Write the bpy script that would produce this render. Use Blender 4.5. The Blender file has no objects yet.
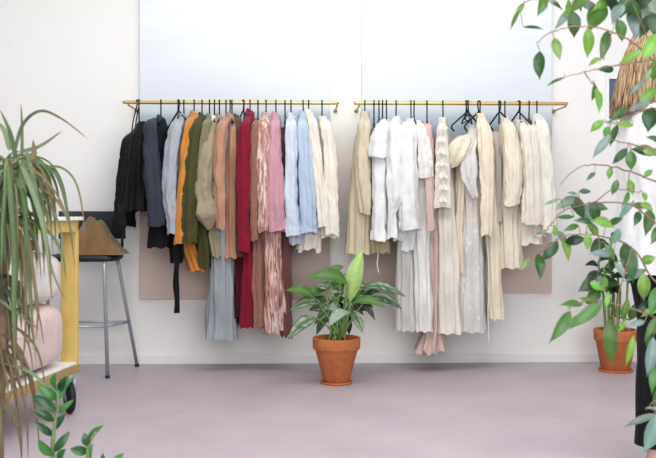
import bpy, math, random
from mathutils import Vector, Matrix, noise
R = math.radians
sc = bpy.context.scene
COL = sc.collection
rnd = random.Random(7)

# ------------------------------------------------------------------ camera frame (measured from the photo)
F = 911.0; CX = 328.0; HY = 212.0; YAW = R(-1.5)
CAM = Vector((0, -6.03, 1.0))
FW = Vector((-math.sin(YAW), math.cos(YAW), 0)); RT = Vector((math.cos(YAW), math.sin(YAW), 0)); UP = Vector((0, 0, 1))
def W(px, py, Z):
    return CAM + FW*Z + RT*((px-CX)/F*Z) + UP*((HY-py)/F*Z)
def ZY(px, Y):
    return (Y-CAM.y)/(FW.y + RT.y*(px-CX)/F)
def WY(px, py, Y):
    return W(px, py, ZY(px, Y))

# ------------------------------------------------------------------ helpers
def lin(c, ds=.10):
    g_ = sum(c)/3; c = [v*(1-ds)+g_*ds for v in c]
    return tuple(((v/255)/12.92 if v/255 <= .04045 else ((v/255+.055)/1.055)**2.4) for v in c)

class MB:
    def __init__(s): s.v = []; s.f = []; s.c = []
    def add(s, vs, fs, col=None):
        o = len(s.v); s.v += [Vector(v) for v in vs]; s.f += [tuple(i+o for i in f) for f in fs]
        if col is None: col = (1, 1, 1)
        s.c += (list(col) if isinstance(col, list) else [col]*len(vs))
    def box(s, c, d, rot=None, col=None):
        c = Vector(c); vs = []
        for x in (-.5, .5):
            for y in (-.5, .5):
                for z in (-.5, .5):
                    p = Vector((x*d[0], y*d[1], z*d[2]))
                    if rot: p = rot @ p
                    vs.append(c+p)
        s.add(vs, [(0,1,3,2),(4,6,7,5),(0,4,5,1),(2,3,7,6),(0,2,6,4),(1,5,7,3)], col)
    def loft(s, rings, cap0=True, cap1=True, col=None, closed=True):
        n = len(rings[0]); vs = [p for r in rings for p in r]; fs = []
        for i in range(len(rings)-1):
            for j in range(n if closed else n-1):
                k = (j+1) % n
                fs.append((i*n+j, i*n+k, (i+1)*n+k, (i+1)*n+j))
        if cap0: fs.append(tuple(range(n-1, -1, -1)))
        if cap1: fs.append(tuple((len(rings)-1)*n+j for j in range(n)))
        s.add(vs, fs, col)
    def tube(s, pts, r, n=8, col=None, caps=True):
        pts = [Vector(p) for p in pts]; rings = []
        rs = r if isinstance(r, (list, tuple)) else [r]*len(pts)
        prev = None
        for i, p in enumerate(pts):
            t = (pts[min(i+1, len(pts)-1)]-pts[max(i-1, 0)]).normalized()
            if prev is None:
                a = Vector((0, 0, 1)) if abs(t.z) < .9 else Vector((1, 0, 0))
                x = t.cross(a).normalized()
            else:
                x = (prev - t*prev.dot(t)).normalized()
            prev = x; y = t.cross(x)
            rings.append([p + (x*math.cos(2*math.pi*j/n)+y*math.sin(2*math.pi*j/n))*rs[i] for j in range(n)])
        s.loft(rings, caps, caps, col)
    def lathe(s, prof, c=(0,0,0), n=40, col=None, cap0=False, cap1=False):
        c = Vector(c)
        s.loft([[c+Vector((r*math.cos(2*math.pi*j/n), r*math.sin(2*math.pi*j/n), z)) for j in range(n)] for r, z in prof], cap0, cap1, col)
    def build(s, name, mat, parent=None, smooth=True, bevel=0, sub=0, solid=0, usecol=False):
        me = bpy.data.meshes.new(name)
        inv = None
        vs = s.v
        if parent is not None:
            inv = WM[parent.name].inverted(); vs = [inv @ v for v in vs]
        me.from_pydata(vs, [], s.f)
        if usecol:
            a = me.color_attributes.new('Col', 'FLOAT_COLOR', 'POINT')
            for i, c in enumerate(s.c): a.data[i].color = (*c, 1)
        me.materials.append(mat)
        if smooth:
            for p in me.polygons: p.use_smooth = True
        me.update()
        o = bpy.data.objects.new(name, me); COL.objects.link(o)
        if parent is not None:
            o.parent = parent; WM[o.name] = WM[parent.name].copy()
        else:
            WM[o.name] = Matrix()
        if bevel:
            m = o.modifiers.new('b', 'BEVEL'); m.width = bevel; m.segments = 2; m.limit_method = 'ANGLE'
            if smooth:
                pass
        if sub:
            m = o.modifiers.new('s', 'SUBSURF'); m.levels = sub; m.render_levels = sub
        if solid:
            m = o.modifiers.new('t', 'SOLIDIFY'); m.thickness = solid; m.offset = 0
        return o
WM = {}
def thing(name, label, cat, loc=(0,0,0), rz=0, group=None):
    o = bpy.data.objects.new(name, None); COL.objects.link(o)
    o.empty_display_size = .1
    o.location = loc; o.rotation_euler = (0, 0, rz)
    WM[o.name] = Matrix.Translation(Vector(loc)) @ Matrix.Rotation(rz, 4, 'Z')
    o['label'] = label; o['category'] = cat
    if group: o['group'] = group
    return o
def recenter(o):   # put a single-mesh thing's origin at its base
    me = o.data; xs = [v.co for v in me.vertices]
    c = Vector((sum(v.x for v in xs)/len(xs), sum(v.y for v in xs)/len(xs), min(v.z for v in xs)))
    me.transform(Matrix.Translation(-c)); o.location = c; WM[o.name] = Matrix.Translation(c)
def tag(o, label, cat, group=None):
    o['label'] = label; o['category'] = cat
    if group: o['group'] = group
    recenter(o)
def crom(pts, n=6):
    pts = [tuple(p) for p in pts]; P = [pts[0]]+pts+[pts[-1]]; out = []
    for i in range(1, len(P)-2):
        for k in range(n):
            t = k/n
            out.append(tuple(.5*((2*P[i][d])+(-P[i-1][d]+P[i+1][d])*t+(2*P[i-1][d]-5*P[i][d]+4*P[i+1][d]-P[i+2][d])*t*t+(-P[i-1][d]+3*P[i][d]-3*P[i+1][d]+P[i+2][d])*t**3) for d in range(len(pts[0]))))
    out.append(pts[-1]); return out
def interp(tab, t):
    if t <= tab[0][0]: return tab[0][1:]
    for a, b in zip(tab, tab[1:]):
        if t <= b[0]:
            k = (t-a[0])/(b[0]-a[0]); return tuple(a[i]+(b[i]-a[i])*k for i in range(1, len(a)))
    return tab[-1][1:]
def sm(k): k = max(0, min(1, k)); return k*k*(3-2*k)

# ------------------------------------------------------------------ materials
def new_mat(name):
    m = bpy.data.materials.new(name); m.use_nodes = True
    nt = m.node_tree; b = nt.nodes['Principled BSDF']; return m, nt, b
def nd(nt, t, **k):
    n = nt.nodes.new(t)
    for a, v in k.items():
        if a in n.inputs: n.inputs[a].default_value = v
        else: setattr(n, a, v)
    return n
def coords(nt, scale=(1,1,1)):
    tc = nd(nt, 'ShaderNodeTexCoord'); mp = nd(nt, 'ShaderNodeMapping'); mp.inputs['Scale'].default_value = scale
    nt.links.new(tc.outputs['Object'], mp.inputs['Vector']); return mp.outputs['Vector']
def ramp(nt, fac, stops):
    r = nd(nt, 'ShaderNodeValToRGB'); e = r.color_ramp.elements
    e[0].position = stops[0][0]; e[0].color = (*stops[0][1], 1)
    e[1].position = stops[-1][0]; e[1].color = (*stops[-1][1], 1)
    for p, c in stops[1:-1]:
        x = e.new(p); x.color = (*c, 1)
    nt.links.new(fac, r.inputs['Fac']); return r.outputs['Color']
def plain(name, rgb, rough=.5, metal=0, bump=0, bscale=80, var=.06):
    m, nt, b = new_mat(name); c = lin(rgb)
    v = coords(nt); n = nd(nt, 'ShaderNodeTexNoise', Scale=bscale*.25, Detail=4.0); nt.links.new(v, n.inputs['Vector'])
    nt.links.new(ramp(nt, n.outputs['Fac'], [(.3, tuple(x*(1-var) for x in c)), (.7, tuple(min(1, x*(1+var)) for x in c))]), b.inputs['Base Color'])
    b.inputs['Roughness'].default_value = rough; b.inputs['Metallic'].default_value = metal
    if bump:
        n2 = nd(nt, 'ShaderNodeTexNoise', Scale=float(bscale), Detail=5.0); nt.links.new(v, n2.inputs['Vector'])
        bp = nd(nt, 'ShaderNodeBump', Strength=bump, Distance=.004); nt.links.new(n2.outputs['Fac'], bp.inputs['Height'])
        nt.links.new(bp.outputs['Normal'], b.inputs['Normal'])
    return m
def fabric(name, rgb, style='plain', rough=.85, sheer=0, rgb2=None, rgb3=None, sheen=.3):
    m, nt, b = new_mat(name); c = lin(rgb); L = nt.links
    b.inputs['Roughness'].default_value = rough
    b.inputs['Sheen Weight'].default_value = sheen; b.inputs['Sheen Roughness'].default_value = .5
    b.inputs['Specular IOR Level'].default_value = .25
    v1 = coords(nt, (9, 9, 4))
    if style == 'streak':
        v = coords(nt, (75, 75, 7))
        n = nd(nt, 'ShaderNodeTexNoise', Scale=1.0, Detail=5.0, Roughness=.65, Distortion=.6); L.new(v, n.inputs['Vector'])
        L.new(ramp(nt, n.outputs['Fac'], [(.36, lin(rgb2)), (.5, c), (.58, lin(rgb3))]), b.inputs['Base Color'])
    elif style == 'speckle':
        v = coords(nt, (1, 1, 1))
        n = nd(nt, 'ShaderNodeTexNoise', Scale=260.0, Detail=2.0); L.new(v, n.inputs['Vector'])
        L.new(ramp(nt, n.outputs['Fac'], [(.42, c), (.62, lin(rgb2))]), b.inputs['Base Color'])
    elif style == 'dots':
        v = coords(nt, (1, 1, 1))
        n = nd(nt, 'ShaderNodeTexVoronoi', Scale=17.0); L.new(v, n.inputs['Vector'])
        L.new(ramp(nt, n.outputs['Distance'], [(.16, lin(rgb2)), (.26, c)]), b.inputs['Base Color'])
    else:
        n = nd(nt, 'ShaderNodeTexNoise', Scale=1.5, Detail=4.0); L.new(v1, n.inputs['Vector'])
        L.new(ramp(nt, n.outputs['Fac'], [(.3, tuple(x*.88 for x in c)), (.7, tuple(min(1, x*1.08) for x in c))]), b.inputs['Base Color'])
    # crease bump + weave bump
    vc = coords(nt, (17, 17, 11))
    n1 = nd(nt, 'ShaderNodeTexNoise', Scale=1.3, Detail=5.0, Roughness=.6, Distortion=.5); L.new(vc, n1.inputs['Vector'])
    bp = nd(nt, 'ShaderNodeBump', Strength=.55 if style not in ('silk',) else .45, Distance=.014); L.new(n1.outputs['Fac'], bp.inputs['Height'])
    if style in ('rib', 'cable'):
        w = nd(nt, 'ShaderNodeTexWave', Scale=28.0 if style == 'rib' else 16.0, Distortion=1.5 if style == 'rib' else 6.0)
        w.bands_direction = 'X'; w.inputs['Detail Scale'].default_value = 1.0
        v2 = coords(nt, (1, .6, .12 if style == 'rib' else .9)); L.new(v2, w.inputs['Vector']); h = w.outputs['Fac']; st = .6
    elif style == 'lace':
        w = nd(nt, 'ShaderNodeTexVoronoi', Scale=90.0); v2 = coords(nt); L.new(v2, w.inputs['Vector']); h = w.outputs['Distance']; st = .7
    else:
        w = nd(nt, 'ShaderNodeTexNoise', Scale=420.0, Detail=2.0); v2 = coords(nt); L.new(v2, w.inputs['Vector']); h = w.outputs['Fac']; st = .2
    b2 = nd(nt, 'ShaderNodeBump', Strength=st, Distance=.003); L.new(h, b2.inputs['Height'])
    L.new(bp.outputs['Normal'], b2.inputs['Normal']); L.new(b2.outputs['Normal'], b.inputs['Normal'])
    out = nt.nodes['Material Output']
    tr = nd(nt, 'ShaderNodeBsdfTranslucent'); tr.inputs['Color'].default_value = (*c, 1)
    mx = nd(nt, 'ShaderNodeMixShader'); mx.inputs['Fac'].default_value = .2 if sum(rgb) > 600 else .06
    L.new(b.outputs[0], mx.inputs[1]); L.new(tr.outputs[0], mx.inputs[2]); last = mx
    if sheer:
        tp = nd(nt, 'ShaderNodeBsdfTransparent'); m2 = nd(nt, 'ShaderNodeMixShader'); m2.inputs['Fac'].default_value = sheer
        L.new(mx.outputs[0], m2.inputs[1]); L.new(tp.outputs[0], m2.inputs[2]); last = m2
    L.new(last.outputs[0], out.inputs['Surface'])
    return m
def leafmat(name, rough=.35, trans=.25):
    m, nt, b = new_mat(name); L = nt.links
    a = nd(nt, 'ShaderNodeAttribute'); a.attribute_name = 'Col'
    v = coords(nt); n = nd(nt, 'ShaderNodeTexNoise', Scale=35.0, Detail=4.0); L.new(v, n.inputs['Vector'])
    mr = nd(nt, 'ShaderNodeMapRange'); mr.inputs['To Min'].default_value = .72; mr.inputs['To Max'].default_value = 1.25
    L.new(n.outputs['Fac'], mr.inputs['Value'])
    mix = nd(nt, 'ShaderNodeVectorMath', operation='SCALE'); L.new(a.outputs['Color'], mix.inputs[0]); L.new(mr.outputs[0], mix.inputs['Scale'])
    L.new(mix.outputs[0], b.inputs['Base Color']); b.inputs['Roughness'].default_value = rough
    tr = nd(nt, 'ShaderNodeBsdfTranslucent'); L.new(mix.outputs[0], tr.inputs['Color'])
    mx = nd(nt, 'ShaderNodeMixShader'); mx.inputs['Fac'].default_value = trans
    L.new(b.outputs[0], mx.inputs[1]); L.new(tr.outputs[0], mx.inputs[2]); L.new(mx.outputs[0], nt.nodes['Material Output'].inputs['Surface'])
    return m

# ------------------------------------------------------------------ setting
mw, nt, b = new_mat('wall_paint')
v = coords(nt, (1, 1, 1)); n = nd(nt, 'ShaderNodeTexNoise', Scale=1.2, Detail=5.0); nt.links.new(v, n.inputs['Vector'])
nt.links.new(ramp(nt, n.outputs['Fac'], [(.3, lin((233, 230, 226))), (.7, lin((240, 238, 235)))]), b.inputs['Base Color'])
b.inputs['Roughness'].default_value = .7
n = nd(nt, 'ShaderNodeTexNoise', Scale=60.0, Detail=6.0); nt.links.new(v, n.inputs['Vector'])
bp = nd(nt, 'ShaderNodeBump', Strength=.08, Distance=.01); nt.links.new(n.outputs['Fac'], bp.inputs['Height']); nt.links.new(bp.outputs['Normal'], b.inputs['Normal'])

mf, nt, b = new_mat('floor_paint')
v = coords(nt, (1, 1, 1)); n = nd(nt, 'ShaderNodeTexNoise', Scale=2.2, Detail=7.0, Roughness=.6); nt.links.new(v, n.inputs['Vector'])
nt.links.new(ramp(nt, n.outputs['Fac'], [(.3, lin((176, 165, 173))), (.7, lin((190, 179, 186)))]), b.inputs['Base Color'])
n2 = nd(nt, 'ShaderNodeTexNoise', Scale=5.0, Detail=6.0); nt.links.new(v, n2.inputs['Vector'])
mr = nd(nt, 'ShaderNodeMapRange'); mr.inputs['To Min'].default_value = .32; mr.inputs['To Max'].default_value = .6
nt.links.new(n2.outputs['Fac'], mr.inputs['Value']); nt.links.new(mr.outputs[0], b.inputs['Roughness'])
bp = nd(nt, 'ShaderNodeBump', Strength=.06, Distance=.01); nt.links.new(n2.outputs['Fac'], bp.inputs['Height']); nt.links.new(bp.outputs['Normal'], b.inputs['Normal'])

def struct(name, mb, mat, **k):
    o = mb.build(name, mat, None, smooth=False, **k); o['kind'] = 'structure'; return o
m = MB(); m.box((0, .06, 1.6), (9, .12, 3.3)); struct('wall_back', m, mw)
m = MB(); m.box((0, -3.4, -.05), (9, 7.04, .1)); struct('floor', m, mf)
M_base = plain('baseboard_paint', (232, 230, 228), .45, var=.01)
m = MB(); m.box((0, -.008, .0275), (9, .016, .055)); m.box((0, -.005, .058), (9, .010, .008)); struct('baseboard_back', m, M_base, bevel=.002)

# ------------------------------------------------------------------ tall canvases
def canvas_mat(name, seed, zsea, zsand):
    m, nt, b = new_mat(name); L = nt.links
    tc = nd(nt, 'ShaderNodeTexCoord'); sep = nd(nt, 'ShaderNodeSeparateXYZ'); L.new(tc.outputs['Object'], sep.inputs[0])
    v = coords(nt, (1.1, 1, 5.5)); n = nd(nt, 'ShaderNodeTexNoise', Scale=1.3, Detail=6.0, Roughness=.55)
    n.noise_dimensions = '4D'; n.inputs['W'].default_value = seed; L.new(v, n.inputs['Vector'])
    mul = nd(nt, 'ShaderNodeMath', operation='MULTIPLY_ADD'); mul.inputs[1].default_value = .16; L.new(n.outputs['Fac'], mul.inputs[0]); L.new(sep.outputs['Z'], mul.inputs[2])
    mr = nd(nt, 'ShaderNodeMapRange'); mr.inputs['From Min'].default_value = 0; mr.inputs['From Max'].default_value = 2.6; L.new(mul.outputs[0], mr.inputs['Value'])
    k = 1/2.6; o = .08
    st = [(0, lin((214, 193, 183))), ((zsand-.02+o)*k, lin((216, 196, 187))), ((zsand+.02+o)*k, lin((158, 174, 188))), ((zsea+o)*k, lin((178, 192, 204))),
          ((zsea+.06+o)*k, lin((217, 222, 228))), ((zsea+.45+o)*k, lin((223, 227, 232))), ((zsea+.8+o)*k, lin((234, 237, 241)))]
    r1 = ramp(nt, mr.outputs[0], st)
    n2 = nd(nt, 'ShaderNodeTexNoise', Scale=1.0, Detail=7.0); v2 = coords(nt, (2, 1, 14)); L.new(v2, n2.inputs['Vector'])
    mr2 = nd(nt, 'ShaderNodeMapRange'); mr2.inputs['To Min'].default_value = .93; mr2.inputs['To Max'].default_value = 1.06; L.new(n2.outputs['Fac'], mr2.inputs['Value'])
    s = nd(nt, 'ShaderNodeVectorMath', operation='SCALE'); L.new(r1, s.inputs[0]); L.new(mr2.outputs[0], s.inputs['Scale'])
    L.new(s.outputs[0], b.inputs['Base Color']); b.inputs['Roughness'].default_value = .8
    w = nd(nt, 'ShaderNodeTexNoise', Scale=300.0); L.new(tc.outputs['Object'], w.inputs['Vector'])
    bp = nd(nt, 'ShaderNodeBump', Strength=.15, Distance=.002); L.new(w.outputs['Fac'], bp.inputs['Height']); L.new(bp.outputs['Normal'], b.inputs['Normal'])
    return m
for (xl, xr, yb, seed, lab) in ((139.5, 330, 299, 1.3, 'tall seascape canvas with pink lower part behind the left clothes rail'),
                                (362, 552, 293, 5.2, 'tall seascape canvas with pink lower part behind the right clothes rail')):
    a = WY(xl, yb, -.035); c = WY(xr, yb, -.035); zb = (a.z+c.z)/2
    cm = canvas_mat('canvas_paint', seed, WY(300, 118, -.035).z-zb, WY(300, 138, -.035).z-zb)
    m = MB(); m.box(((a.x+c.x)/2, -.0185, (zb+2.75)/2), (c.x-a.x, .033, 2.75-zb))
    o = m.build('canvas_painting', cm, None, smooth=False, bevel=.003); tag(o, lab, 'painting')
M_whiteframe = plain('white_frame', (238, 238, 236), .4); M_slate = plain('slate_print', (92, 104, 122), .6, var=.2, bscale=40)
a = WY(606, 70, -.02); c = WY(680, 122, -.02)
t = thing('framed_picture', 'dark slate print in a slim white frame on the wall behind the long-haired person', 'picture', ((a.x+c.x)/2, -.02, c.z))
m = MB(); w_ = c.x-a.x; h_ = a.z-c.z; cxx = (a.x+c.x)/2
for (x, z, dx, dz) in ((a.x+.01, (a.z+c.z)/2, .02, h_), (c.x-.01, (a.z+c.z)/2, .02, h_), (cxx, a.z-.03, w_-.04, .06), (cxx, c.z+.01, w_-.04, .02)):
    m.box((x, -.014, z), (dx, .026, dz))
m.build('frame', M_whiteframe, t, smooth=False, bevel=.002)
m = MB(); m.box((cxx, -.010, (a.z+c.z)/2), (w_-.02, .012, h_-.03)); m.build('print', M_slate, t, smooth=False)

# ------------------------------------------------------------------ rails
M_brass = plain('brass', (212, 182, 120), .38, .65, .05, 60)
M_black = plain('black_coated_metal', (26, 38, 44), .4, .1)
RY = -.30
zr = WY(345, 103, RY).z; RR = .0115
for (xa, xb, lab) in ((122.5, 339, 'slim brass wall rail on the left holding the darker coloured clothes'), (353.5, 568, 'slim brass wall rail on the right holding the white and cream clothes')):
    A = WY(xa, 103, RY); B = WY(xb, 103, RY); A.z = B.z = zr
    t = thing('clothes_rail', lab, 'rail', ((A.x+B.x)/2, RY, zr))
    m = MB(); m.tube([A, A+Vector((.004, 0, 0)), A+Vector((.02, 0, 0)), B-Vector((.02, 0, 0)), B-Vector((.004, 0, 0)), B], [RR*.5, RR*.85, RR, RR, RR*.85, RR*.5], 14)
    m.build('rod', M_brass, t)
    for x in (A.x+.035, B.x-.012):
        m = MB(); m.tube([(x, RY, zr-.008), (x, RY+.01, zr-.016), (x, -.004, zr-.016)], .006, 10)
        m.tube([(x, -.012, zr-.016), (x, .0, zr-.016)], .013, 20); m.build('bracket', M_brass, t)

# ------------------------------------------------------------------ garments
def hanger(px, udir, label, drop=.085, arm=.14, armdrop=.055, bar=True):
    A = WY(px, 103, RY); A.z = zr
    t = thing('clothes_hanger', label, 'hanger', tuple(A), 0, 'black clothes hangers on the rails')
    m = MB(); pts = []
    n = 9; r = RR+.004
    for i in range(n+1):
        an = R(200 - 215*i/n)      # over the rail
        pts.append(A + udir*(r*math.cos(an)) + UP*(r*math.sin(an)+.001))
    pts += [A+udir*(r*.9)-UP*.02, A+udir*.006-UP*.045, A-UP*.058, A-UP*drop]
    m.tube(pts, .0042, 8); m.build('hook', M_black, t)
    m = MB()
    for s in (-1, 1):
        ps = [A-UP*drop, A-UP*(drop+.012)+udir*s*.02, A-UP*(drop+armdrop*.55)+udir*s*arm*.66, A-UP*(drop+armdrop*.85)+udir*s*arm, A-UP*(drop+armdrop)+udir*s*arm*1.0]
        if not bar: ps.append(A-UP*(drop+armdrop*1.12)+udir*s*arm*.86)
        m.tube(crom(ps, 4), .0052, 8)
    ps = [A-UP*(drop+armdrop)+udir*arm*s for s in (-1, 1)]
    if bar: m.tube(ps, .0035, 8)
    m.build('arms', M_black, t)
    return t
def udir_for(px, yaw):
    d = (WY(px, 103, RY)-CAM); d.z = 0; d = (-d).normalized()     # towards the camera
    return Matrix.Rotation(R(yaw), 3, 'Z') @ d

def garment(name, label, cat, hx, ny, outline, mat, yaw=0, sleeve=None, a_sh=.155, a_hem=.15, collar=False, cuff=False, lam=.038, amp=.009,
            hg=True, hem_jag=0, sx=None, collar_mat=None, seed=None, hlabel=None, zoff=.19, hx2=None, placket=False, hdrop=.085, top=None, wr=.008, body_mat=None, flute=.10):
    """outline: [(y, xl, xr)] in photo pixels at the rail's distance; sleeve: [(x, y, w)] at the near shoulder"""
    seed = seed if seed is not None else rnd.random()*100
    U = udir_for(hx, yaw); V = Vector((-U.y, U.x, 0)).normalized()
    if V.x < 0: V = -V
    O = WY(hx, 103, RY); O.z = zr
    t = thing(name, label, cat, tuple(O), 0)
    Z0 = ZY(hx, RY)
    y0, y1 = ny, outline[-1][0]
    neck = (ny, hx-4.5, hx+4.5)
    f0 = outline[0]; f1 = outline[1]; ym = f0[0]+9; q = interp([tuple(o_) for o_ in outline], ym)
    k_ = .78; c_ = (f0[1]+f0[2])/2; w_ = (f0[2]-f0[1])/2*k_
    tab = [neck, (f0[0], c_*.6+hx*.4-w_, c_*.6+hx*.4+w_), (ym, q[0], q[1])]+[o_ for o_ in outline[1:] if o_[0] > ym]
    nl = max(20, int((y1-y0)/2.5)); nr = 72
    # hem perimeter
    rings = []
    for i in range(nl+1):
        t_ = i/nl; y = y0+(y1-y0)*t_**1.15
        xl, xr = interp(tab, y)
        c = W((xl+xr)/2, y, Z0); hb = (xr-xl)/2/F*Z0
        dz = (y-y0)/F*Z0
        a = .055+(a_sh-.055)*min(1, dz/.085)**.85
        if dz > .085: a = a_sh+(a_hem-a_sh)*sm((dz-.085)/.5)
        a += .008*math.sin(y*.11+seed)
        ring = []; raw = []
        for j in range(nr):
            th = 2*math.pi*j/nr
            cs, sn = math.cos(th), math.sin(th)
            e = .62
            raw.append((a*math.copysign(abs(cs)**e, cs), hb*math.copysign(abs(sn)**e, sn)))
        per = [0]
        for j in range(nr):
            q = raw[(j+1) % nr]; per.append(per[-1]+math.hypot(q[0]-raw[j][0], q[1]-raw[j][1]))
        tot = per[-1]
        N = max(6, round(1.0/lam*.75*(1 if i else 1)))
        if i == 0: pass
        A_ = amp*sm(dz/.25+.1)*min(1.6, .55+dz*1.0)
        for j in range(nr):
            u, v = raw[j]; q0 = raw[j-1]; q1 = raw[(j+1) % nr]
            tx, ty = q1[0]-q0[0], q1[1]-q0[1]; l = math.hypot(tx, ty) or 1
            nx, nyy = ty/l, -tx/l
            s_ = per[j]/tot
            ph = 2*math.pi*N*s_ + 1.6*noise.noise(Vector((s_*7, dz*1.5, seed)))*2 + seed
            d = A_*(math.sin(ph)*.7+.6*noise.noise(Vector((math.cos(2*math.pi*s_)*3, math.sin(2*math.pi*s_)*3, dz*5+seed)))*1.6)
            zj = 0
            d += .008*(.28-abs(noise.noise(Vector((math.cos(2*math.pi*s_)*2.5+dz*2, math.sin(2*math.pi*s_)*2.5, dz*6+seed)))))*min(1, dz*6)
            if hem_jag and i > nl-4: zj = hem_jag*noise.noise(Vector((s_*25, seed, 0)))*(i-(nl-4))/4
            # neck dips in the middle; shoulders slope
            zs = 0
            if dz < .085: zs = 0
            hemw = 0
            if i > nl-3: hemw = .006*math.sin(ph*.5+1)
            ring.append(c + U*(u+nx*d) + V*(v+nyy*d) + UP*(zj+hemw+zs))
        rings.append(ring)
    m = MB(); m.loft(rings, True, False); m.build('body', body_mat or mat, t)
    if collar:
        cm = collar_mat or mat
        m = MB(); c0 = W(hx, ny, Z0); rr = []
        for k, (rad, z) in enumerate(((.046, -.030), (.038, -.002), (.033, .014), (.037, .019), (.049, .006), (.060, -.020))):
            ring = []
            for j in range(28):
                th = 2*math.pi*j/28
                ex = 1+.1*noise.noise(Vector((th, k*.3, seed)))
                pt = max(0, math.sin(th))**6 * (.018 if k > 3 else 0)
                ring.append(c0+U*(rad*1.15*math.cos(th)*ex)+V*(rad*.55*math.sin(th)*ex)+UP*(z-pt-.012*math.sin(th)))
            rr.append(ring)
        m.loft(rr, False, False); m.build('collar', cm, t)
    if sleeve:
        far = [(x*.6+hx*.4+ (hx-x)*0, y, w) for x, y, w in sleeve]
        for which, path, zo in (('near', sleeve, -zoff), ('far', far, zoff)):
            P = crom(path, 12); rings = []; ns = 40
            L_ = len(P)
            for i, (x, y, w) in enumerate(P):
                Zs = Z0+zo*min(1, .55+.45*sm(i/(L_*.25)))
                k = k0_ = i/(L_-1)
                c = W(x, y, Zs); r = w/2/F*Zs*.9*(.6+.4*sm(k0_/.2))
                c = c + (-U if zo > 0 else U)*(.018*math.sin(k*2.6))
                ring = []
                for j in range(ns):
                    th = 2*math.pi*j/ns
                    nz = noise.noise(Vector((math.cos(th)*1.3, math.sin(th)*1.3, (y*.055)+seed)))
                    nf = noise.noise(Vector((math.cos(th)*2.2+seed, math.sin(th)*2.2, y*.012)))
                    rr_ = r*(1+.22*nf+flute*math.sin(5*th+seed+2.5*noise.noise(Vector((y*.02, seed, th*0)))) *min(1, k*3)) + wr*nz*min(1, k*4)
                    rr_ += .0014*math.sin(y*.35+th*2+seed+4*noise.noise(Vector((y*.05, th, seed))))*min(1, k*2)
                    q1 = noise.noise(Vector((math.cos(th)*1.6+y*.03, math.sin(th)*1.6, y*.13+seed))); q2 = noise.noise(Vector((math.cos(th)*3.2-y*.05, math.sin(th)*3.2, y*.22-seed)))
                    rr_ += (.010*(.28-abs(q1))+.006*(.25-abs(q2)))*min(1, k*3)*min(1, r/.035)
                    ru = max(rr_*.75, .012)
                    tl = .006*math.sin(th*2+seed) if i == L_-1 else 0
                    ring.append(c+V*(rr_*math.sin(th))+U*(ru*math.cos(th))+UP*(tl + (nz*.008 if k > .1 else 0)))
                rings.append(ring)
            m = MB(); m.loft(rings, True, False)
            so = m.build('sleeve', mat, t)
            if cuff and which == 'near':
                m = MB(); k0 = max(1, int(L_*.91))
                cr = []
                for i in range(k0, L_):
                    cen = sum(rings[i], Vector())/ns
                    cr.append([cen+(p-cen)*1.10 for p in rings[i]])
                cen = sum(rings[-1], Vector())/ns
                cr.append([cen+(p-cen)*1.10-UP*.006 for p in rings[-1]]); cr.append([cen+(p-cen)*.95-UP*.004 for p in rings[-1]])
                m.loft(cr, False, False); m.build('cuff', mat, so)
    if placket:
        m = MB()
        for k in range(5):
            y = y0+12+(y1-y0-20)*k/4
            xl, xr = interp(tab, y); p = W((xl+xr)/2, y, Z0) + V*placket*((xr-xl)/2/F*Z0+amp*.7) + U*(.03)
            m.tube([p-V*placket*.004, p+V*placket*.002], .006, 12)
        m.build('buttons', M_button, t)
    if hg:
        hanger(hx2 or hx, U, hlabel or ('black hanger holding the '+' '.join(label.split(' hanging')[0].split(' with')[0].split()[:11])), drop=hdrop)
    return t
M_button = plain('button', (190, 175, 150), .4)

f_black = fabric('black_coat_cloth', (17, 17, 20), rough=.55, sheen=.1)
f_charcoal = fabric('charcoal_cloth', (62, 65, 78), rough=.75, sheen=.1)
f_navy = fabric('navy_black_cloth', (26, 27, 36), rough=.75, sheen=.05)
f_grey = fabric('pale_grey_cloth', (165, 170, 176))
f_orange = fabric('orange_cloth', (206, 134, 58))
f_olive = fabric('olive_cloth', (80, 80, 46), sheen=.1)
f_olive2 = fabric('faded_olive_cloth', (132, 128, 96))
f_white = fabric('white_cotton', (240, 240, 240))
f_khaki = fabric('khaki_cloth', (160, 146, 120))
f_camel = fabric('camel_cloth', (184, 138, 112))
f_brown = fabric('dark_brown_cloth', (98, 72, 60))
f_ribgrey = fabric('grey_rib_knit', (160, 166, 172), 'rib')
f_red = fabric('crimson_cloth', (142, 24, 52), sheen=.15)
f_maroon = fabric('maroon_cloth', (92, 22, 40), sheen=.1)
f_speck = fabric('brown_speckle', (128, 84, 70), 'speckle', rgb2=(176, 128, 110))
f_streak = fabric('streaked_velvet', (194, 146, 136), 'streak', rgb2=(148, 88, 82), rgb3=(222, 204, 196))
f_pink = fabric('rose_pink', (200, 148, 162))
f_mauve = fabric('dark_mauve', (118, 76, 74))
f_blue1 = fabric('pale_blue_cotton', (214, 224, 238))
f_blue2 = fabric('sky_blue_cotton', (190, 207, 230))
f_cream = fabric('cream_wool', (243, 236, 222))
f_cream2 = fabric('cream_knit', (244, 236, 222), 'rib')
f_beige = fabric('beige_linen', (205, 192, 166))
f_beige2 = fabric('dark_beige_linen', (184, 168, 136))
f_white2 = fabric('ivory_cotton', (243, 241, 236))
f_sheerw = fabric('sheer_white', (240, 238, 234), sheer=.3)
f_palepink = fabric('pale_pink_silk', (224, 196, 188), 'silk', rough=.5)
f_lace = fabric('cream_lace', (243, 236, 224), 'lace')
f_butter = fabric('butter_cream', (245, 233, 210))
f_chiffon = fabric('dotted_chiffon', (238, 235, 232), 'dots', rgb2=(255, 255, 255), sheer=.12)
f_cable = fabric('cable_knit', (245, 235, 215), 'cable')
f_satin = fabric('white_satin', (245, 240, 230), 'silk', rough=.4)
f_taupe = fabric('taupe_grey', (196, 190, 180))

G = garment
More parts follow.
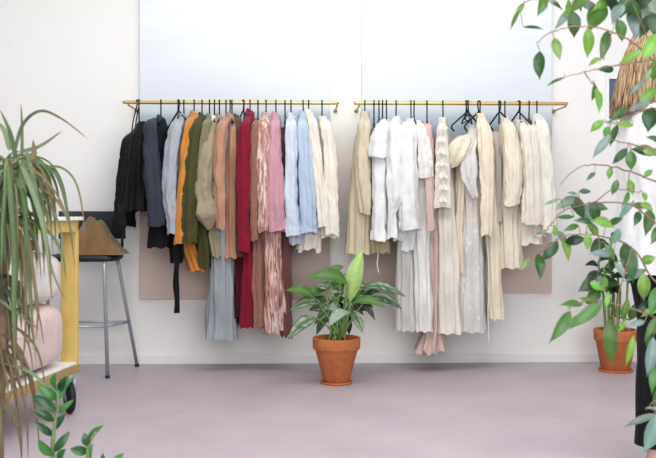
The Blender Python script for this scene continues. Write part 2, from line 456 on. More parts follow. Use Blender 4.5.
# --- left rail
g = G('black_jacket', 'glossy black jacket hanging first at the left end of the left rail', 'jacket', 143, 122, [(131, 131, 153), (180, 127, 152), (211, 127, 152)], f_black,
  sleeve=[(132, 132, 5), (127, 142, 9), (124, 175, 12), (121, 205, 13), (119.5, 227, 13)], yaw=-6, seed=2, hx2=139, hdrop=.17)
m = MB()   # long straps from rail to jacket
A = WY(139, 103, RY); A.z = zr
for dx, x2 in ((-.012, 131.5), (.0, 134.5)):
    p = [A+Vector((dx, -.014, .0)), A+Vector((dx, 0, .016)), A+Vector((dx, .014, 0)), WY(x2+1.5, 122, RY), WY(x2, 136, RY-.02)]
    m.tube(crom(p, 4), .004, 8)
m.build('hanging_strap', f_black, g)
g = G('charcoal_jacket', 'charcoal jacket with rounded dark collar hanging second on the left rail', 'jacket', 161, 119, [(130, 148, 170), (180, 150, 172), (225, 151, 174), (247, 149, 172)], f_charcoal,
  body_mat=f_navy, sleeve=[(155, 118, 8), (151, 128, 14), (152, 165, 17), (155, 200, 18), (156, 226, 18)], yaw=-4, collar=True, seed=5)
g = G('black_tie_top', 'black top with a long dangling sash seen below the pale grey coat', 'top', 178, 122, [(140, 172, 183), (247, 171, 182), (262, 172, 181)], f_black, a_sh=.15, a_hem=.12, hdrop=.06)
m = MB(); rr = []
for i in range(14):
    y = 244+(313-244)*i/13; c = WY(176.5+.6*math.sin(i*.7), y, RY-.13); w = .0175+.002*math.sin(i)
    rr.append([c+Vector((-w, 0, 0)), c+Vector((0, -.006, 0)), c+Vector((w, 0, 0)), c+Vector((0, .006, 0))])
m.loft(rr); m.build('sash', f_black, g)
m = MB(); rr = []
for i in range(6):
    y = 240+(257-240)*i/5; c = WY(182, y, RY-.12); w = .010
    rr.append([c+Vector((-w, 0, 0)), c+Vector((0, -.005, 0)), c+Vector((w, 0, 0)), c+Vector((0, .005, 0))])
m.loft(rr); m.build('sash', f_black, g)
G('grey_coat', 'pale grey wool coat hanging left of the orange shirt', 'coat', 184, 117, [(130, 173, 188), (180, 172, 186), (232, 173, 184)], f_grey,
  sleeve=[(182, 117, 7), (177, 126, 13), (171, 160, 14), (170, 195, 14), (173, 220, 13), (173, 234, 13)], yaw=-6, collar=True)
G('orange_shirt', 'bright orange shirt hanging beside the olive jacket', 'shirt', 194, 115, [(128, 186, 198), (180, 181, 196), (240, 179, 194), (260, 187, 200), (270, 190, 205)], f_orange, a_hem=.12,
  sleeve=[(192, 116, 6), (189, 126, 10), (184, 170, 11), (181, 210, 13), (180, 244, 13)], yaw=5, collar=True)
G('olive_jacket', 'dark olive green jacket hanging right of the orange shirt', 'jacket', 202, 117, [(130, 192, 206), (180, 190, 210), (225, 192, 210), (240, 197, 210), (266, 198, 209)], f_olive,
  sleeve=[(200, 117, 7), (196, 128, 13), (192, 165, 15), (190, 205, 17), (189, 243, 19)], yaw=2, collar=True)
G('faded_olive_shirt', 'faded olive shirt squeezed between dark olive jacket and khaki jacket', 'shirt', 209.5, 118, [(130, 203, 210), (200, 204, 209), (247, 206, 215)], f_olive2, a_sh=.13, a_hem=.12, sleeve=[(208, 118, 6), (205, 128, 10), (201, 160, 10), (200, 200, 9)], collar=True)
G('white_shirt', 'white shirt with only its collar showing beside the khaki jacket', 'shirt', 214.5, 119, [(130, 209, 217), (200, 209, 217), (225, 210, 217)], f_white, collar=True, a_sh=.17)
G('khaki_jacket', 'khaki jacket with unbuttoned folded cuff hanging left of the camel jacket', 'jacket', 219.5, 118, [(130, 212, 222), (180, 211, 221), (235, 209, 221), (256, 213, 222)], f_khaki,
  sleeve=[(217, 118, 7), (211, 130, 14), (205, 160, 17), (203, 190, 18), (205, 203, 20), (206, 214, 26), (208, 222, 15), (209, 229, 5)], yaw=-3, collar=True, wr=.013)
G('grey_rib_dress', 'long pale grey ribbed dress reaching low beneath the khaki and camel jackets', 'dress', 226, 122, [(150, 220, 228), (240, 213, 231), (290, 210, 234), (337, 207, 235)], f_ribgrey, a_sh=.15, a_hem=.13, amp=.011, lam=.05, hem_jag=.01)
g = G('camel_jacket', 'camel brown jacket with long sleeves hanging beside the dark brown coat', 'jacket', 230, 117, [(128, 224, 236), (180, 223, 234.5), (230, 222, 234.5), (257, 222, 235)], f_camel,
  sleeve=[(227, 117, 8), (222, 128, 12), (219, 165, 12), (220, 200, 11), (220.5, 229, 10)], yaw=8, collar=True)
G('brown_coat', 'dark brown coat hanging between camel jacket and crimson dress', 'coat', 237, 118, [(128, 235, 243), (200, 235.5, 242.5), (255, 236, 242.5)], f_brown, a_sh=.16, a_hem=.15, collar=True, hx2=232)
G('maroon_dress', 'dark maroon garment glimpsed behind the left edge of the crimson dress', 'dress', 244, 124, [(140, 238, 243), (250, 237, 242), (316, 236, 243)], f_maroon, a_sh=.11, a_hem=.10)
G('crimson_dress', 'long crimson dress with long sleeves hanging on the left rail', 'dress', 250, 113, [(130, 243, 254), (200, 242, 255), (260, 242, 254), (325, 239.5, 252.5)], f_red,
  sleeve=[(249, 116, 7), (245, 128, 12), (243.5, 165, 13), (243.5, 210, 13), (244, 252, 12)], yaw=3, collar=True, amp=.009, lam=.05)
G('speckled_dress', 'long brown speckled knit dress between the crimson and streaked dresses', 'dress', 258, 119, [(130, 252, 262), (200, 251, 262), (325, 252.5, 263)], f_speck, a_sh=.17, a_hem=.16,
  sleeve=[(257, 120, 5), (255, 130, 8), (254.5, 180, 9), (254, 240, 9)])
G('streaked_velvet_dress', 'long pink and white streaked velvet dress with frilled collar', 'dress', 266, 116, [(130, 258, 273), (200, 259, 276), (250, 262, 282), (330, 263, 284)], f_streak,
  sleeve=[(265, 115, 9), (263, 126, 13), (264, 165, 15), (264.5, 205, 14), (264, 232, 13)], yaw=4, collar=True, amp=.014, lam=.05, hem_jag=.03)
G('rose_pink_blouse', 'rose pink long-sleeved blouse hanging right of the streaked velvet dress', 'blouse', 276, 116, [(130, 269, 282), (180, 268, 286), (231, 269, 287)], f_pink,
  sleeve=[(276, 116, 6), (275, 128, 11), (275, 165, 15), (276, 205, 18), (278, 231, 19)], yaw=-3, collar=True)
G('mauve_dress', 'long dark mauve dress with slanted hem right of the streaked velvet dress', 'dress', 285, 128, [(150, 281, 289), (230, 280, 290), (280, 278, 290), (334, 282, 291)], f_mauve, a_sh=.14, a_hem=.12, hem_jag=.04)
G('pale_blue_shirt', 'pale icy blue cotton shirt hanging left of the sky blue shirt', 'shirt', 291, 116, [(128, 286, 299), (180, 285, 303), (232, 287, 305), (244, 289, 302)], f_blue1,
  sleeve=[(290, 116, 7), (291, 128, 12), (291, 165, 13), (291, 205, 15), (294, 235, 15)], yaw=0, collar=True, cuff=True)
G('sky_blue_shirt', 'sky blue cotton shirt with buttoned cuff hanging beside the cream garments', 'shirt', 303, 115, [(128, 295, 310), (180, 297, 315), (232, 299, 318)], f_blue2,
  sleeve=[(302, 116, 8), (303, 128, 14), (305, 165, 16), (308, 205, 18), (308, 232, 18)], yaw=4, collar=True, cuff=True)
G('cream_fringed_top', 'cream top with frayed hem showing below the sky blue shirt', 'top', 308.5, 113, [(128, 303, 316), (180, 302, 321), (240, 297, 320), (250, 296, 319)], f_cream,
  sleeve=[(310, 114, 7), (313, 126, 11), (317, 165, 11), (321, 200, 11), (324, 227, 11)], yaw=5, collar=True, hem_jag=.025)
G('cream_wool_jacket', 'cream wool jacket hanging last at the right end of the left rail', 'jacket', 322, 117, [(130, 317, 330), (180, 317, 334), (237, 317, 338)], f_cream,
  sleeve=[(323, 117, 8), (327, 130, 13), (330, 165, 14), (331, 205, 14), (332, 235, 14)], yaw=2, collar=False)
# --- right rail
g = G('beige_linen_coat', 'beige linen coat hanging first at the left end of the right rail', 'coat', 365, 112, [(128, 358, 372), (180, 352, 373), (230, 348, 373), (253, 347, 372)], f_beige,
  sleeve=[(365, 113, 7), (364, 128, 13), (363, 160, 15), (365, 190, 15), (366, 214, 11)], yaw=-4, collar=False, amp=.011, wr=.012)
g = G('dark_beige_trousers', 'darker beige linen garment with dangling drawstring below the white blouses', 'trousers', 377, 128, [(150, 372, 385), (220, 370, 387), (252, 370, 390)], f_beige2, a_sh=.16, a_hem=.14, hx2=374, hdrop=.10)
m = MB(); m.tube(crom([WY(377, 245, RY-.14), WY(378, 256, RY-.145), WY(377, 264, RY-.14), WY(379, 273, RY-.14)], 4), .0035, 6); m.build('drawstring', f_cream, g)
G('white_short_sleeved_shirt', 'white shirt with short loose sleeve nearest the beige linen coat', 'shirt', 382, 121, [(132, 377, 387), (180, 378, 386), (225, 380, 387)], f_white,
  sleeve=[(384, 119, 8), (381, 130, 16), (378.5, 144, 19), (378, 157, 21)], yaw=3, a_sh=.13, a_hem=.12, zoff=.23, hx2=382.5)
G('white_cuffed_blouse', 'white cotton blouse with cuffed long sleeve at left of the white blouses', 'blouse', 386, 120, [(132, 376, 392), (180, 375, 394), (235, 378, 396)], f_white,
  sleeve=[(385, 121, 7), (381, 132, 13), (379, 160, 14), (379, 200, 14), (379, 240, 15)], yaw=-3, cuff=True, hx2=386.5)
G('white_blouse', 'white cotton blouse with gathered sleeve in the middle of the white blouses', 'blouse', 396, 117, [(130, 389, 403), (180, 386, 408), (225, 390, 410), (240, 391, 404)], f_white,
  sleeve=[(396, 117, 9), (394, 130, 16), (394, 160, 19), (396, 195, 18), (392, 214, 9), (392, 238, 11)], yaw=4, cuff=False, wr=.011)
G('long_sheer_dress', 'long sheer off-white dress whose hem shows left of the ivory dress', 'dress', 404, 122, [(150, 399, 408), (230, 398, 412), (290, 397, 414), (329, 396, 417)], f_sheerw, a_sh=.16, a_hem=.13, amp=.01, hg=True, hx2=379)
G('white_wide_shirt', 'white shirt with wide short sleeve and broad cuff left of the pale pink dress', 'shirt', 411, 119, [(130, 402, 419), (180, 402, 422), (218, 400, 422), (250, 400, 414)], f_white,
  sleeve=[(411, 119, 9), (408, 131, 16), (408, 165, 20), (409, 200, 22), (410, 229, 23)], yaw=-2, cuff=True)
G('ivory_dress', 'long plain ivory dress ending above the pale pink hem', 'dress', 416, 121, [(133, 410, 426), (178, 411, 432), (240, 412, 429), (329, 414, 432)], f_white2,
  sleeve=[(418, 121, 7), (422, 135, 13), (425, 160, 14), (426, 178, 15)], yaw=3, amp=.009, hx2=414)
G('pale_pink_dress', 'long pale pink dress with fluted hem hanging lowest on the right rail', 'dress', 427, 122, [(133, 424, 433), (200, 430, 437), (300, 429, 438), (328, 426, 440), (351, 417, 444)], f_palepink, a_sh=.12,
  sleeve=[(427, 122, 6), (428, 135, 9), (429, 180, 9), (431, 230, 9)], amp=.014, lam=.06, hem_jag=.035, a_hem=.11)
g = G('cream_lace_dress', 'long cream lace dress with ruffled sleeve right of the pale pink dress', 'dress', 443, 118, [(130, 437, 449), (200, 437, 455), (260, 437, 460), (331, 438, 461)], f_lace,
  sleeve=[(443, 119, 7), (442, 130, 10), (442, 150, 13), (443, 180, 16), (443, 208, 18)], yaw=-3, amp=.010)
for s in range(7):      # ruffle trims down the sleeve
    x, y = 442.5+rnd.uniform(-1, 1), 125+s*12; c = W(x, y, ZY(443, RY)-.26); m = MB(); rr = []
    for k in range(3):
        rr.append([c+Vector(((-.5+i/12)*(.035+.02*k), -.006*k+.007*math.sin(i*1.9+s), -.014*k+.006*math.sin(i*1.3+s))) for i in range(13)])
    m.loft(rr, False, False, closed=False); m.build('ruffle', f_lace, g)
G('butter_puff_sweater', 'butter cream sweater with puffed folded sleeve right of the lace dress', 'sweater', 462, 136, [(145, 455, 467), (165, 454, 465), (200, 453, 462), (271, 452, 461)], f_butter,
  sleeve=[(468, 134, 8), (465, 138, 15), (461, 145, 21), (457, 153, 22), (454, 161, 17), (453, 167, 8)], yaw=10, wr=.012, flute=.16, hx2=466, a_sh=.15, a_hem=.13, hdrop=.06)
g = G('dotted_chiffon_dress', 'long sheer white chiffon dress with white flower dots', 'dress', 474, 126, [(150, 467, 480), (185, 466, 483), (250, 463, 484), (330, 461, 486)], f_chiffon,
  sleeve=[(476, 128, 6), (471, 145, 12), (468, 160, 14), (469, 176, 15), (473, 190, 10), (475, 198, 6)], yaw=-8, flute=.2, wr=.014, amp=.01, hx2=468.5, hdrop=.06)
m = MB(); m.tube(crom([WY(487, 230, RY-.15), WY(489, 280, RY-.15), WY(488, 310, RY-.15), WY(489, 346, RY-.15)], 5), .0035, 6); m.build('tie_string', f_white, g)
G('cream_long_coat', 'long cream coat with narrow sleeve beside the dotted chiffon dress', 'coat', 480, 114, [(128, 480, 491), (180, 484, 495), (250, 486, 498), (317, 488, 501)], f_butter,
  sleeve=[(480, 115, 8), (484, 128, 14), (486, 165, 14), (487, 200, 12), (486, 236, 11)], yaw=4)
G('taupe_top', 'narrow taupe grey top hanging left of the cable knit sweater', 'top', 495, 132, [(140, 492, 502), (200, 493, 502), (222, 494, 502)], f_taupe, a_sh=.15, a_hem=.13, hx2=499, hdrop=.06)
G('cable_knit_sweater', 'cream cable knit sweater with rolled sleeve end and long body', 'sweater', 505, 117, [(130, 500, 516), (180, 500, 520), (230, 500, 521), (267, 499, 522)], f_cable,
  sleeve=[(506, 118, 9), (510, 130, 15), (513, 160, 18), (513, 185, 19), (511, 205, 15)], yaw=-4, wr=.004, cuff=True)
G('ruffled_cream_top', 'cream top with ruffled hem hanging right of the cable knit sweater', 'top', 520, 120, [(133, 514, 530), (180, 516, 536), (232, 518, 540), (243, 518, 540)], f_cream,
  sleeve=[(521, 120, 7), (525, 133, 11), (528, 165, 12), (529, 200, 12), (528, 224, 13)], yaw=3, hem_jag=.03)
G('cream_knit_top', 'cream ribbed knit top next to the white satin blouse on the right rail', 'top', 529, 122, [(135, 524, 538), (190, 528, 542), (236, 528, 545)], f_cream2, yaw=5, sleeve=[(530, 122, 6), (534, 135, 9), (537, 180, 11), (538, 225, 12)])
G('white_satin_blouse', 'white satin blouse hanging last at the right end of the right rail', 'blouse', 537, 114, [(128, 531, 547), (180, 534, 553), (233, 536, 556)], f_satin,
  sleeve=[(539, 115, 8), (543, 128, 14), (547, 165, 14), (549, 205, 13), (549, 232, 14)], yaw=-3)
for px, yaw, lab in ((178.5, 24, 'empty-looking black hanger with its arm showing left of the pale grey coat'), (243, 18, 'black hanger with bare arm sloping left of the crimson dress'),
                     (467.5, -34, 'black hanger with wide bare arms above the butter cream puff sweater'), (479, -30, 'black hanger with bare arms above the dotted chiffon dress'),
                     (499.5, 30, 'black hanger with bare arms left of the cable knit sweater'), (518.5, 28, 'black hanger with bare arms right of the cable knit sweater')):
    hanger(px, udir_for(px, yaw), lab, drop=.05, arm=.17, armdrop=.12, bar=False)

# ------------------------------------------------------------------ leaves
PF = {'ficus': [(0, .06), (.08, .45), (.2, .85), (.35, 1), (.5, .97), (.65, .78), (.78, .46), (.88, .18), (.94, .07), (1, 0)],
      'agla': [(0, .05), (.1, .42), (.25, .85), (.4, 1), (.55, .98), (.7, .82), (.83, .55), (.93, .25), (1, 0)],
      'zz': [(0, .1), (.12, .6), (.3, .95), (.45, 1), (.6, .92), (.75, .7), (.88, .38), (1, 0)]}
def leaf(m, base, d, nrm, L, w, kind, c, droop=.25, fold=.2, rib=1.35, vari=None, wav=.0, cs=5):
    d = Vector(d).normalized(); nrm = Vector(nrm); nrm = (nrm-d*nrm.dot(d)).normalized(); s = d.cross(nrm)
    pf = PF[kind]; n = 12; vs = []; cols = []
    side = [-1, -.55, 0, .55, 1] if cs == 5 else [-1, 0, 1]
    ph = rnd.random()*6
    for i in range(n+1):
        t = i/n; wd = interp([(a, b_) for a, b_ in pf], t)[0]*w/2
        ctr = base + d*(L*t) - UP*(droop*L*t*t) + nrm*(.10*L*math.sin(math.pi*t))
        for q in side:
            lift = fold*abs(q)*wd + wav*wd*math.sin(t*14+ph+q*2)
            vs.append(ctr + s*(q*wd) + nrm*lift)
            k = 1.0
            if q == 0: k = rib
            col = [min(1, x*k) for x in c]
            if vari and abs(q) < .8 and .08 < t < .92 and q != 0:
                kk = max(0, min(1, .62+.9*noise.noise(Vector((t*9, q*2.2, ph)))))*(1-.35*abs(t-.5)*2)
                col = [x*(1-kk*.8)+y*kk*.8 for x, y in zip(col, vari)]
            cols.append(tuple(col))
    k = len(side); fs = [(i*k+j, i*k+j+1, (i+1)*k+j+1, (i+1)*k+j) for i in range(n) for j in range(k-1)]
    m.add(vs, fs, cols)
M_leaf = leafmat('ficus_leaf', .32, .3); M_leaf2 = leafmat('aglaonema_leaf', .4, .2); M_leaf3 = leafmat('blade_leaf', .45, .25); M_leaf4 = leafmat('zz_leaf', .28, .15)
M_terra = plain('terracotta', (196, 118, 68), .75, 0, .3, 90, var=.12)
M_soil = plain('potting_soil', (52, 40, 32), .95, 0, 1.0, 120, var=.3)
M_bark = plain('ficus_bark', (138, 110, 92), .8, 0, .5, 150, var=.2)
M_stem = plain('green_stem', (120, 150, 84), .5, 0, .1, 60, var=.15)
M_darkpot = plain('dark_ceramic', (58, 60, 62), .4, var=.1)
M_soilp = M_soil
def pot(t, base, r0, r1, h, mat, rimh=.07, saucer=True):
    m = MB(); rim = r1*1.0; b0 = h-rimh
    rb = r0+(r1-r0)*.86
    m.lathe([(0.001, .004), (r0-.006, .004), (r0, .010), (rb-.004, b0-.002), (rb-.002, b0), (rim-.003, b0+.001), (rim, b0+.006), (rim+.003, h-.006), (rim, h), (rim-.012, h), (rim-.016, h-.006), (rim-.022, h-.05)], base, 56)
    m.build('pot', mat, t)
    if saucer:
        m = MB(); m.lathe([(0.001, 0), (r0+.012, 0), (r0+.018, .004), (r0+.018, .012), (r0+.012, .013), (r0+.002, .009)], base, 56); m.build('saucer', mat, t)
    m = MB(); prof = [(0.001, h-.034+.01)]+[((rim-.017)*k/6, h-.034+.01*(1-k/6)) for k in range(1, 7)]
    m.lathe(prof, base, 40); m.build('soil', M_soil, t)
tocam = -FW
# ---- centre aglaonema
Zp = ZY(336, 0)*0+911/171.0
base = W(336.5, 383.5, Zp); base.z = 0
t = thing('potted_plant', 'variegated green plant in terracotta pot on the floor between the two rails', 'plant', tuple(base))
pot(t, base, .075, .138, .268, M_terra, rimh=.068)
crown = base+Vector((0, 0, .25))
GR = {'d': lin((58, 92, 50)), 'm': lin((84, 124, 60)), 'b': lin((120, 165, 72)), 'p': lin((196, 212, 184)), 'l': lin((168, 200, 120)), 's': lin((122, 146, 132)), 'k': lin((40, 68, 44))}
stems = MB(); fol = MB()
L_ag = [((314, 298), (283, 288), 13, 'm', 0), ((348, 284), (305, 275), 17, 'm', -.1), ((328, 277), (346, 263), 10, 'm', .1), ((316, 318), (291, 337), 14, 'd', -.12), ((322, 303), (290, 310), 12, 'd', 0),
        ((350, 312), (330, 325), 15, 's', -.2), ((354, 318), (362, 331), 9, 'd', -.15), ((362, 288), (405, 296), 11, 'd', 0), ((368, 297), (400, 308), 13, 'd', .05), ((352, 303), (385, 306), 12, 'm', -.1),
        ((340, 305), (318, 322), 13, 'd', .05), ((330, 300), (310, 304), 13, 'm', .1), ((345, 298), (328, 312), 12, 'k', .1), ((350, 296), (375, 290), 12, 'd', .1), ((356, 300), (372, 318), 11, 'd', .12),
        ((338, 290), (322, 280), 12, 'd', .15), ((343, 292), (330, 275), 12, 'm', .15), ((352, 290), (368, 282), 10, 'm', .12), ((334, 308), (320, 330), 11, 'd', .1), ((344, 312), (348, 330), 10, 'k', .1),
        ((360, 294), (388, 300), 11, 'k', .1), ((324, 295), (300, 300), 12, 'd', .1), ((336, 300), (340, 316), 12, 'k', .12), ((348, 306), (362, 314), 11, 'd', .1), ((341, 284), (352, 272), 9, 'd', .14)]
L_ag = [(a, b_, w*.92, c, d_) for a, b_, w, c, d_ in L_ag]
for k in range(16):
    an = rnd.uniform(0, 2*math.pi); q = rnd.uniform(6, 16); bx, by = 341+q*math.cos(an)*1.2, 303+rnd.uniform(-14, 10); l_ = rnd.uniform(16, 26)
    L_ag.append(((bx, by), (bx+l_*math.cos(an), by+rnd.uniform(-6, 12)), rnd.uniform(8, 11), rnd.choice('dkdms'), rnd.uniform(0, .14)))
for (bx, by), (tx, ty), w, c, dz in L_ag:
    B = W(bx, by, Zp+dz); T = W(tx, ty, Zp+dz*1.6-.03); d = T-B; L = d.length
    nrm = (UP*.8+tocam*.75+RT*rnd.uniform(-.35, .35))
    d2 = (d+UP*.25*L)
    leaf(fol, B, d2, nrm, L*1.02, w*1.12/F*Zp, 'agla', GR[c], droop=.28, fold=.15, rib=1.5, vari=GR['p'] if c in 'ds' else None, wav=.06)
    r0 = crown+Vector((rnd.uniform(-.05, .05), rnd.uniform(-.05, .05), 0))
    stems.tube(crom([r0, r0*.5+B*.5+Vector((0, 0, .02)), B], 4), [.0055]*4+[.004]*5, 7)
fol.build('foliage', M_leaf2, t, usecol=True)
m = MB(); B = W(350, 302, Zp-.05); T = W(362, 250, Zp-.05)
leaf(m, B, T-B, tocam+RT*-.3, (T-B).length, 17/F*Zp, 'agla', GR['l'], droop=0, fold=.25, rib=1.2); o = m.build('young_leaf', M_leaf2, t, usecol=True); o['label'] = 'upright pale lime new leaf'
stems.tube(crom([crown, W(347, 320, Zp-.04), B], 5), .006, 8)
stems.build('stems', M_stem, t)
# ---- right potted plant
Zq = 5.74; base = W(615.5, 368, Zq); base.z = 0
t = thing('potted_plant', 'tall green-caned plant in terracotta pot standing by the wall at right', 'plant', tuple(base))
pot(t, base, .088, .132, .262, M_terra, rimh=.07)
crown = base+Vector((0, 0, .24)); stems = MB(); fol = MB()
for (tx, ty, bx) in ((598, 262, 607), (604, 268, 611), (611, 240, 614), (616, 246, 616), (628, 268, 620), (620, 285, 618), (612, 280, 612)):
    A = W(bx, 330, Zq); A.y = base.y+rnd.uniform(-.05, .05); T = W(tx, ty, Zq+rnd.uniform(-.1, .1))
    stems.tube(crom([A-UP*.03, A*.5+T*.5+RT*.01, T], 5), [.009]*5+[.007]*6, 8)
    for k in range(3):
        an = rnd.uniform(0, 2*math.pi); d = Vector((math.cos(an), math.sin(an)*.7, rnd.uniform(-.1, .8)))
        leaf(fol, T-UP*(.03*k), d, UP*.7+tocam*.6, rnd.uniform(.11, .16), rnd.uniform(.05, .075), 'agla', GR[rnd.choice('dmk')], droop=.4, fold=.15)
for (bx, by), (tx, ty), w, c in (((618, 246), (630, 280), 19, 'd'), ((600, 290), (586, 302), 12, 'm'), ((598, 270), (588, 290), 14, 's'), ((630, 320), (637, 300), 10, 'm'), ((598, 276), (604, 290), 14, 'b'), ((622, 318), (628, 296), 8, 'b'), ((605, 240), (590, 250), 12, 'd')):
    B = W(bx, by, Zq-.08); T = W(tx, ty, Zq-.12); leaf(fol, B, T-B, tocam+UP*.4, (T-B).length, w/F*Zq, 'agla', GR[c], droop=.1, fold=.15)
    P = crown+UP*.1; stems.tube(crom([P, P*.5+B*.5+RT*.01, B], 4), .004, 6)
stems.build('canes', M_stem, t); fol.build('foliage', M_leaf2, t, usecol=True)

# ---- foreground ficus
Zf = 2.42
fl = [(539.7,64.7,27,-90,13,'d'),(557,48.5,22,-75,11,'b'),(555.5,82,20,-155,4,'m'),(593,92,17,-100,8,'m'),(597,100,24,-82,11,'b'),(587.5,42,29,-92,13,'b'),(573.6,24,25,-88,15,'d'),(604,45,30,-105,12,'m'),
 (595,62,14,-150,7,'b'),(606,70,15,180,9,'d'),(597,17,30,-120,22,'m'),(630,57,26,-150,9,'b'),(620,30,22,-80,13,'m'),(637,18,40,-95,26,'s'),(650,45,30,60,16,'b'),(650,8,36,-60,22,'s'),(541,5,22,-110,12,'m'),
 (515,20,20,-115,5,'m'),(519,10,18,-125,6,'b'),(533,28,20,-5,4,'d'),(564,18,28,-130,9,'s'),(552,4,24,-30,10,'d'),(580,4,28,-140,14,'m'),(575,1,24,-60,12,'d'),(597,126,17,-140,9,'b'),(618,115,25,-142,7,'m'),(624,125,18,175,8,'b'),
 (607,131.5,12,-120,8,'b'),(614,135,22,-110,8,'d'),(602,146,28,-130,10,'s'),(620,156,21,-135,9,'d'),(631,160,19,-88,12,'m'),(643,151,25,170,13,'d'),(650,153,16,-20,13,'b'),(650,119,24,-100,18,'d'),(648,95,24,45,12,'b'),
 (641,106,24,20,8,'s'),(610,173,12,-100,7,'b'),(614.7,187,16,-110,8,'m'),(630.7,187,16,-75,8,'b'),(625,199.5,18,-115,6,'m'),(644,197,10,-80,7,'b'),(648.6,173,11,40,7,'b'),(639,206,15,170,8,'m'),(647,207,14,-30,9,'b'),
 (590.5,176.7,12,-140,5,'m'),(585,191.4,12,0,6,'d'),(572,193.5,10,170,4,'s'),(647.5,222,26,-100,13,'m'),(636.6,218.6,15,-110,9,'d'),(626,211,24,-130,8,'s'),(551,202,17,-160,4,'s'),(577,207,26,-60,15,'d'),(565,203,22,-150,11,'s'),
 (586,213,24,-40,14,'s'),(595,212,20,-80,12,'d'),(565,217,18,180,5,'m'),(603.4,224,22,-15,14,'b'),(614,236,18,-120,13,'s'),(587.7,241,17,-90,9,'b'),(576,240,22,10,11,'k'),(561.5,239,20,-60,9,'s'),(565,249,23,-75,11,'b'),
 (550,251,24,-130,13,'d'),(539,266,25,-85,12,'d'),(525,264,15,-130,6,'b'),(554.5,231,11,-90,6,'b'),(542,232,14,-160,4,'s'),(610,252,18,-60,9,'m'),(600,254,22,175,9,'s'),(649,259,15,20,11,'b'),(636.6,275,24,30,10,'s'),
 (643.6,286,26,-90,14,'b'),(571,304.7,22,180,9,'m'),(560,326,36,-125,14,'m'),(586,315,40,-142,14,'m'),(577,322,30,-150,11,'b'),(611,340,44,-88,16,'m'),(629.7,350,30,-105,8,'b'),(637,323,16,-170,7,'s'),(622,325,16,60,5,'b'),
 (651.7,328,28,-120,10,'m'),(650,356,38,-100,14,'s'),(653,378,30,-95,10,'m'),(640.7,420,34,-160,8,'s'),(650,433,38,-110,20,'s'),(653.5,409,18,170,4,'s'),(589,301,20,160,8,'m'),(644,305,22,-150,9,'k'),(628,262,38,-75,19,'d'),
 (588,285,22,-150,15,'d'),(594,275,16,20,9,'k'),(596,286,14,-30,10,'b'),(610,6,30,-70,16,'k'),(625,4,28,-110,16,'d'),(590,8,24,-30,12,'s'),(646,26,26,-120,14,'d'),(655,70,22,-100,12,'m'),(655,140,20,160,9,'m'),(655,300,30,-110,14,'m'),
 (632,10,30,-50,16,'d'),(603,4,26,-150,12,'b'),(618,14,22,-120,14,'s'),(640,5,30,-140,16,'k'),(654,25,26,-80,15,'d'),(567,8,18,-100,9,'b'),(646,75,18,-130,6,'s'),(637,88,20,-140,6,'s'),(652,310,24,-150,12,'b'),(652,345,26,-60,12,'d'),
 (598,207,20,-10,10,'m'),(583,222,20,170,9,'d'),(612,262,20,-100,10,'k'),(656,235,20,-120,12,'m'),(619,270,18,-60,8,'s'),(607,300,18,-100,6,'b'),(656,398,22,-100,10,'m'),(571,228,16,-160,7,'m'),(593,229,16,-50,9,'b'),(615,222,18,30,8,'d')]
br = [[(692,90),(656,62),(640,48),(612,32),(578,26),(548,34),(537,44)], [(654,60),(610,66),(585,72),(562,78)], [(695,20),(656,-5),(600,-4),(560,-2),(530,0),(518,8)],
      [(695,205),(656,182),(625,170),(600,165),(578,168),(560,185)], [(695,165),(656,150),(620,142),(606,136)], [(695,255),(656,224),(628,204),(595,203),(565,210),(548,228)],
      [(695,305),(656,282),(632,248),(598,236),(565,236),(542,252)], [(695,345),(656,318),(622,306),(592,300),(568,308)], [(695,405),(662,398),(645,410)], [(692,120),(656,108),(630,116),(604,122)],
      [(656,62),(640,20),(630,-4)], [(595,203),(612,190),(640,192)], [(598,236),(600,262),(596,280)], [(612,32),(604,60)], [(632,248),(620,290),(614,320)], [(585,72),(592,84)]]
tb = W(702, 400, Zf); tb.z = 0
t = thing('weeping_fig', 'leafy weeping fig with thin branches reaching in from the right edge', 'plant', tuple(tb))
pot(t, tb, .11, .16, .28, M_darkpot, saucer=False)
stems = MB(); fol = MB()
tr = [tb+UP*.23, tb+UP*.5+RT*.02, tb+UP*.9-RT*.01, W(698, 120, Zf), W(694, 20, Zf), W(690, -60, Zf)]
stems.tube(crom(tr, 5), [.016]*10+[.012]*11+[.008]*5, 10)
samples = []
def bz(i): return Zf+[.0,-.08,.1,.05,-.05,.12,.0,-.1,-.12,.08,.02,.05,-.05,.0,-.06,-.05][i]
for i, b_ in enumerate(br):
    P = crom([(x, y) for x, y in b_], 6); n = len(P); main = b_[0][0] > 680
    pts = []
    for k, (x, y) in enumerate(P):
        z = bz(i) if not main else Zf+(bz(i)-Zf)*min(1, k/8)
        pts.append(W(x+rnd.uniform(-.7, .7), y+rnd.uniform(-.7, .7), z)); samples.append((x, y, z, pts[-1]))
    stems.tube(pts, [(.0026 if main else .0017)*(1-.78*k/(n-1))+.0005 for k in range(n)], 7)
